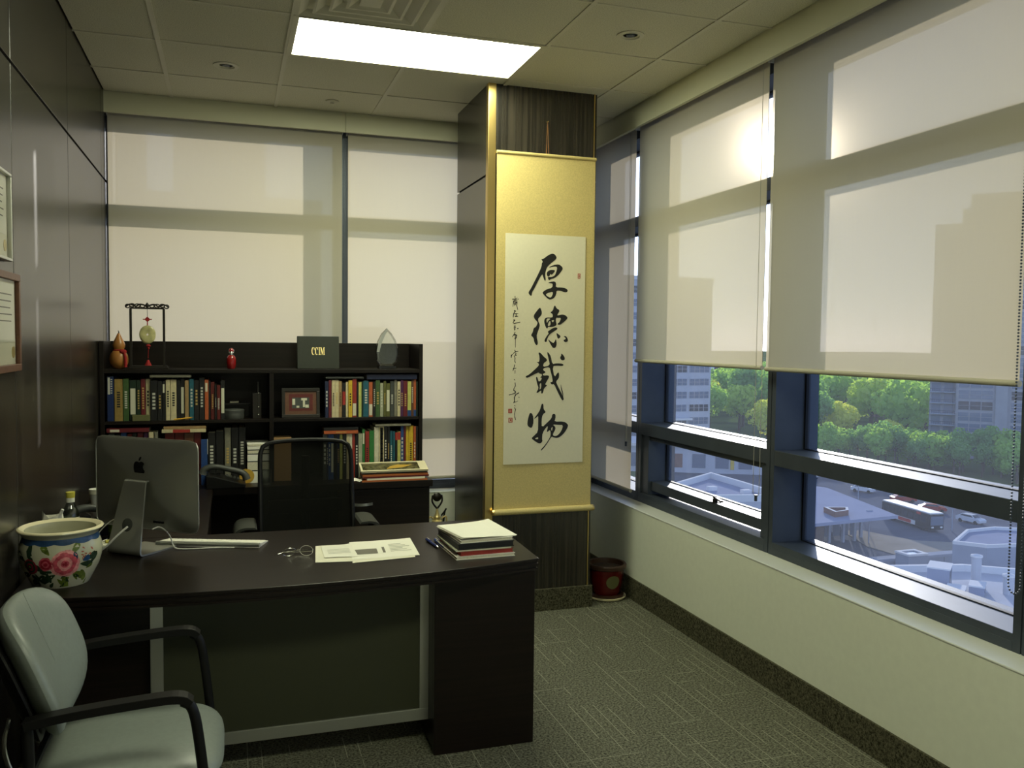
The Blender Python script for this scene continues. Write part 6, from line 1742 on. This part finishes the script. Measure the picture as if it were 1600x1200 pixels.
# white roof deck seen through the opening sash
t = thing('deck_building', 'low building with sunken blue roof inside a white parapet', 'building', (0, 0, GZ))
dk = [(62.0, 113.5), (64.4, 117.8), (77.6, 127.2), (77.5, 118), (77.2, 110.6), (73.7, 106.0), (66.5, 107.6), (61, 110)]
MB().prism(dk, -0.1, 7.0).build('walls', 'pale_wall', t)
cx, cy = sum(p[0] for p in dk) / 8, sum(p[1] for p in dk) / 8
di = [(cx + (x - cx) * 0.93, cy + (y - cy) * 0.93) for x, y in dk]
n = 8
vs = [(x, y, 7.0) for x, y in dk] + [(x, y, 8.0) for x, y in dk] + [(x, y, 8.0) for x, y in di] + [(x, y, 7.0) for x, y in di]
MB().add(vs, [(a * n + i, a * n + (i + 1) % n, (a + 1) * n + (i + 1) % n, (a + 1) * n + i) for a in range(3) for i in range(n)]).build('parapet', 'white_edge', t)
MB().prism(di, 7.01, 7.05).build('roof_deck', 'roof_grey', t)
for x, y in ((71, 116), (74.5, 112)):
    MB().box(x - 0.7, y - 0.5, 7.05, x + 0.7, y + 0.5, 7.7).build('roof_vent', 'white_edge', t)
t = thing('low_building', 'long pale single-storey block behind the sunken roof', 'building', (107, 176, GZ), math.radians(-26))
MB().box(-22, -5, 0, 22, 8, 6.0).build('walls', 'pale_wall', t)
MB().box(-22.4, -5.8, 6.0, 22.4, 8.4, 6.7).build('roof', 'white_edge', t)
for k in range(8):
    MB().box(-20 + k * 5.2, -5.1, 1.2, -17 + k * 5.2, -5.0, 4.4).build('window', 'far_glass' if k != 2 else 'brick_far', t)
for k in (1, 4, 6): MB().box(-16.6 + k * 5.2, -5.2, 1.0, -15.8 + k * 5.2, -5.0, 4.6).build('yellow_panel', 'safety_yellow', t)

# office block at the left
def facade_windows(t, x0, bays, pitch, w, z0, floors, fh, h, y, m, mull=3):
    base = None
    mb = MB()
    mb.m = 0; mb.box(-w / 2, -0.10, 0, w / 2, 0.0, h)
    mb.m = 1
    for k in range(mull + 1):
        xx = -w / 2 + w * k / mull
        mb.box(xx - 0.10, -0.16, 0, xx + 0.10, -0.10, h)
    mb.box(-w / 2, -0.16, h * 0.5 - 0.06, w / 2, -0.10, h * 0.5 + 0.06)
    me = mb.mesh('window', [m, 'tower_wall'])
    me2 = mb.mesh('window', ['far_glass_dark', 'tower_wall'])
    for f in range(floors):
        for b in range(bays):
            place(me2 if (f * 5 + b * 3) % 4 == 0 else me, 'window', t, loc=(x0 + b * pitch, y, z0 + f * fh))
t = thing('office_block', 'pale concrete office block with ribbon windows at the left', 'building', (95.3, 200, GZ))
MB().box(0, 0, 0, 26.0, 20, 46).build('walls', 'pale_wall', t)
facade_windows(t, 2.9, 4, 6.55, 5.7, 1.6, 13, 3.42, 1.75, 0, 'far_glass', 4)
MB().box(8.0, -2.2, 9.7, 19.6, 0, 10.2).build('canopy', 'white_edge', t)
MB().box(-0.3, -0.3, 46, 26.3, 20.3, 47).build('parapet', 'white_edge', t)

# apartment tower at the right
t = thing('apartment_tower', 'tall grey apartment tower with balconies at the right', 'building', (183.8, 179.9, GZ), math.atan2(-0.715, 0.699))
MB().box(0, 0, 0, 46, 18, 66.0).build('walls', 'tower_wall', t)
MB().box(2, 2, 66, 40, 16, 70.0).build('plant_room', 'tower_wall', t)
MB().box(-6.4, 2.5, 0, 0, 14, 62.5).build('wing', 'tower_wall', t)
facade_windows(t, 4.6, 4, 12.2, 8.2, 1.2, 22, 2.95, 2.2, 0, 'far_glass', 3)
for b in range(4): MB().box(9.2 + b * 12.2, -0.5, 0, 12.0 + b * 12.2, 0, 66).build('pier', 'tower_wall', t)
slab = MB().box(0, 0, 0, 6.2, 2.6, 0.25).mesh('balcony', 'concrete')
rail = MB()
rail.box(0, 0, 1.0, 6.2, 0.06, 1.1)
for k in range(12): rail.box(k * 0.55, 0, 0.25, k * 0.55 + 0.06, 0.06, 1.0)
rail = rail.mesh('railing', 'far_glass_dark')
drs = MB().box(0.4, 2.45, 0.25, 2.6, 2.5, 2.5).box(3.4, 2.45, 0.25, 5.6, 2.5, 2.5).mesh('balcony_door', 'far_glass')
for f in range(20):
    b = place(slab, 'balcony', t, loc=(-6.3, -0.1, 2.6 + f * 2.95))
    place(rail, 'railing', b); place(drs, 'balcony_door', b)

# houses among the trees
HOUSES = []
def house(label, x, y, w, d, h, rz, roofm='shingle', wall='brick_far'):
    HOUSES.append((x, y))
    t = thing('house', label, 'house', (x, y, GZ), rz, 'houses among the trees')
    MB().box(-w / 2, -d / 2, 0, w / 2, d / 2, h).build('walls', wall, t)
    rh = d * 0.55
    MB().add([(-w / 2 - .5, -d / 2 - .6, h - .3), (w / 2 + .5, -d / 2 - .6, h - .3), (w / 2 + .5, d / 2 + .6, h - .3), (-w / 2 - .5, d / 2 + .6, h - .3), (-w / 2 - .5, 0, h + rh), (w / 2 + .5, 0, h + rh)],
             [(0, 1, 5, 4), (2, 3, 4, 5), (1, 2, 5), (3, 0, 4), (3, 2, 1, 0)]).build('roof', roofm, t)
    MB().add([(-1.8, -d / 2 - .9, h + 0.2), (1.8, -d / 2 - .9, h + 0.2), (0, -d / 2 - .9, h + 2.6), (0, 0, h + 2.6)], [(0, 1, 2), (1, 3, 2), (0, 2, 3)]).build('gable', 'pale_wall', t)
    for k in (-1, 1): MB().box(k * w * 0.28 - 0.9, -d / 2 - 0.06, 1.4, k * w * 0.28 + 0.9, -d / 2, 3.2).build('window', 'far_glass', t)
    MB().box(w * 0.3, -0.5, h, w * 0.3 + 1.0, 0.5, h + rh + 1.2).build('chimney', 'brick_far', t)
house('grey roofed house among trees left of the tower', 262, 292, 15, 11, 9.5, -0.7)
house('steep gabled dark house just left of the tower', 305, 300, 14, 12, 12.5, -0.9)
house('pale house with grey roof in the middle of the trees', 300, 330, 16, 10, 10.0, -0.4, wall='pale_wall')
house('house with dark roof at the left of the large pane', 262, 352, 18, 11, 11.0, -0.6)
house('white roofed house high in the left pane', 268, 440, 22, 12, 11.0, -0.5, roofm='white_edge', wall='pale_wall')
house('brick house beside the mullion in the left pane', 262, 410, 18, 12, 11.0, -0.5)
house('far house with pale walls near the top of the trees', 400, 480, 20, 12, 11.0, -0.6, wall='pale_wall')

# trees
def tree_mesh(seed, m, H, R):
    rnd = random.Random(seed)
    mb = MB()
    clumps = [(0, 0, H * 0.66, R * 0.72)]
    for k in range(9):
        a = rnd.uniform(0, 2 * PI); rr = R * rnd.uniform(0.35, 0.72); zc = H * rnd.uniform(0.42, 0.84)
        clumps.append((rr * math.cos(a), rr * math.sin(a), zc, R * rnd.uniform(0.30, 0.50)))
    tot = sum(c[3] ** 2 for c in clumps)
    for cx, cy, cz, r in clumps:
        for _ in range(int(1250 * r * r / tot)):
            u = rnd.uniform(-1, 1); a = rnd.uniform(0, 2 * PI); s = math.sqrt(1 - u * u)
            nrm = Vector((s * math.cos(a), s * math.sin(a), u))
            p = Vector((cx, cy, cz)) + nrm * r * rnd.uniform(0.80, 1.05)
            d = (nrm + Vector((rnd.uniform(-.8, .8), rnd.uniform(-.8, .8), rnd.uniform(-.8, .8)))).normalized()
            e1 = d.orthogonal().normalized(); e2 = d.cross(e1)
            w = R * rnd.uniform(0.055, 0.105)
            an = rnd.uniform(0, PI); f1 = e1 * math.cos(an) + e2 * math.sin(an); f2 = d.cross(f1)
            mb.add([p - f1 * w - f2 * w * 0.7, p + f1 * w - f2 * w * 0.5, p + f1 * w * 0.7 + f2 * w * 0.8, p - f1 * w * 0.8 + f2 * w * 0.6], [(0, 1, 2, 3)])
    crown = mb.mesh('crown', m)
    tr = MB().tube([(0, 0, 0), (0.1, 0, H * 0.35), (0, 0.1, H * 0.7)], [0.42, 0.3, 0.12], 7)
    for k in range(4):
        a = 2 * PI * k / 4 + seed
        tr.tube([(0.05, 0, H * 0.34), (R * 0.5 * math.cos(a), R * 0.5 * math.sin(a), H * 0.62)], [0.2, 0.06], 5)
    return crown, tr.mesh('trunk', 'bark')
TREES = [tree_mesh(1, 'leaf_a', 13, 5.6), tree_mesh(2, 'leaf_b', 15, 6.2), tree_mesh(3, 'leaf_c', 11, 5.0), tree_mesh(4, 'leaf_d', 16, 5.0), tree_mesh(5, 'leaf_b', 12, 6.6)]
def tree(label, x, y, kind, s, group, rz=0.0):
    t = thing('leafy_tree', label, 'tree', (x, y, GZ), rz, group)
    t.scale = (s, s, s)
    place(TREES[kind][0], 'crown', t); place(TREES[kind][1], 'trunk', t)
for lab, x, y, k, s in (('bright green round tree beside the mullion in the left pane', 154, 221, 2, 1.15), ('yellow green tall tree beside the office block', 176, 292, 2, 1.5),
                        ('dense green tree in the middle of the left pane', 163, 250, 0, 1.25), ('dark green tree at the left edge of the large pane', 166, 214, 3, 1.05),
                        ('bright green tree right of the dark tree in the large pane', 174, 212, 2, 1.15), ('broad spreading tree in the middle of the large pane', 194, 208, 4, 1.55),
                        ('large rounded tree behind the broad spreading tree', 200, 230, 0, 1.55), ('low yellow green tree near the middle ledge', 176, 194, 2, 0.8)):
    tree(lab, x, y, k, s, None)
rt = random.Random(21)
taken = [(154, 221), (176, 292), (163, 250), (166, 214), (174, 212), (194, 208), (200, 230), (176, 194)]
def ok(x, y, dmin):
    if any((x - a) ** 2 + (y - b) ** 2 < dmin ** 2 for a, b in taken): return False
    if any((x - a) ** 2 + (y - b) ** 2 < 20 ** 2 for a, b in HOUSES): return False
    L = Matrix.Rotation(-math.atan2(-0.715, 0.699), 4, 'Z') @ Vector((x - 183.8, y - 179.9, 0))
    if -13 < L.x < 50 and -4 < L.y < 26: return False
    if 88 < x < 128 and 192 < y < 228: return False
    return True
cnt = 0
for _ in range(9000):
    if cnt >= 235: break
    az = math.radians(rt.uniform(27.0, 49.5)); r = math.sqrt(rt.uniform(262 ** 2, 640 ** 2))
    x, y = r * math.sin(az), r * math.cos(az)
    if not ok(x, y, 9 + r * 0.022): continue
    taken.append((x, y)); cnt += 1
    kd = rt.choice((0, 1, 1, 2, 3, 4))
    hue = ('light green', 'leafy green', 'yellow-green', 'dark green', 'broad green')[kd]
    dg = math.degrees(az)
    where = 'in the left pane' if dg < 35 else 'at left of the large pane' if dg < 39 else 'in the middle of the large pane' if dg < 43 else 'close to the apartment tower'
    tree('%s tree %s, %s the houses' % (hue, where, 'before' if r < 340 else 'among' if r < 450 else 'far beyond'), x, y, kd, rt.uniform(1.15, 1.6), 'trees of the wooded quarter', rt.uniform(0, 6))
cnt = 0
for _ in range(1500):
    if cnt >= 46: break
    s = rt.uniform(0, 1)
    x, y = 146 + 24 * s + rt.uniform(-2, 10), 184 - 50 * s + rt.uniform(-4, 9)
    if not ok(x, y, 4.3): continue
    taken.append((x, y)); cnt += 1
    kd = rt.choice((1, 3, 3, 4))
    tree('low %s tree at the %s of the belt before the tower' % ({1: 'bright green', 3: 'dark narrow', 4: 'broad green'}[kd], 'left end' if s < 0.33 else 'middle' if s < 0.66 else 'right end'), x, y, kd, rt.uniform(0.50, 0.76), 'trees of the belt before the tower', rt.uniform(0, 6))

# buildings behind the back window
def block(label, x0, x1, y0, y1, h, m, floors):
    t = thing('office_tower', label, 'building', ((x0 + x1) / 2, y0, LZ), group='buildings behind the back window')
    w = x1 - x0
    MB().box(-w / 2, 0, 0, w / 2, y1 - y0, h).build('walls', m, t)
    MB().box(-w / 2 - .2, -.2, h, w / 2 + .2, y1 - y0 + .2, h + 0.9).build('parapet', 'concrete', t)
    fh = h / floors
    me = MB().box(-w / 2 + 0.5, -0.06, 0, w / 2 - 0.5, 0, fh * 0.45).mesh('window_band', 'far_glass')
    for f in range(1, floors): place(me, 'window_band', t, loc=(0, 0, f * fh + 0.3))
block('beige tower seen through the blind above the bookcase', -5.2, 3.4, 90, 104, 80, 'beige_wall', 24)
block('beige tower seen through the blind beside the wood wall', -26, -8.4, 84, 100, 80, 'beige_wall', 24)
block('lower beige block between the towers behind the blind', -24, 10.6, 108, 120, 50.5, 'beige_wall', 14)
block('grey block low behind the blind right of the mullion', 18.5, 26.5, 150, 165, 35.8, 'pale_wall', 11)
block('low grey block behind the blind next to the column', 26.5, 48, 158, 170, 33.2, 'pale_wall', 10)
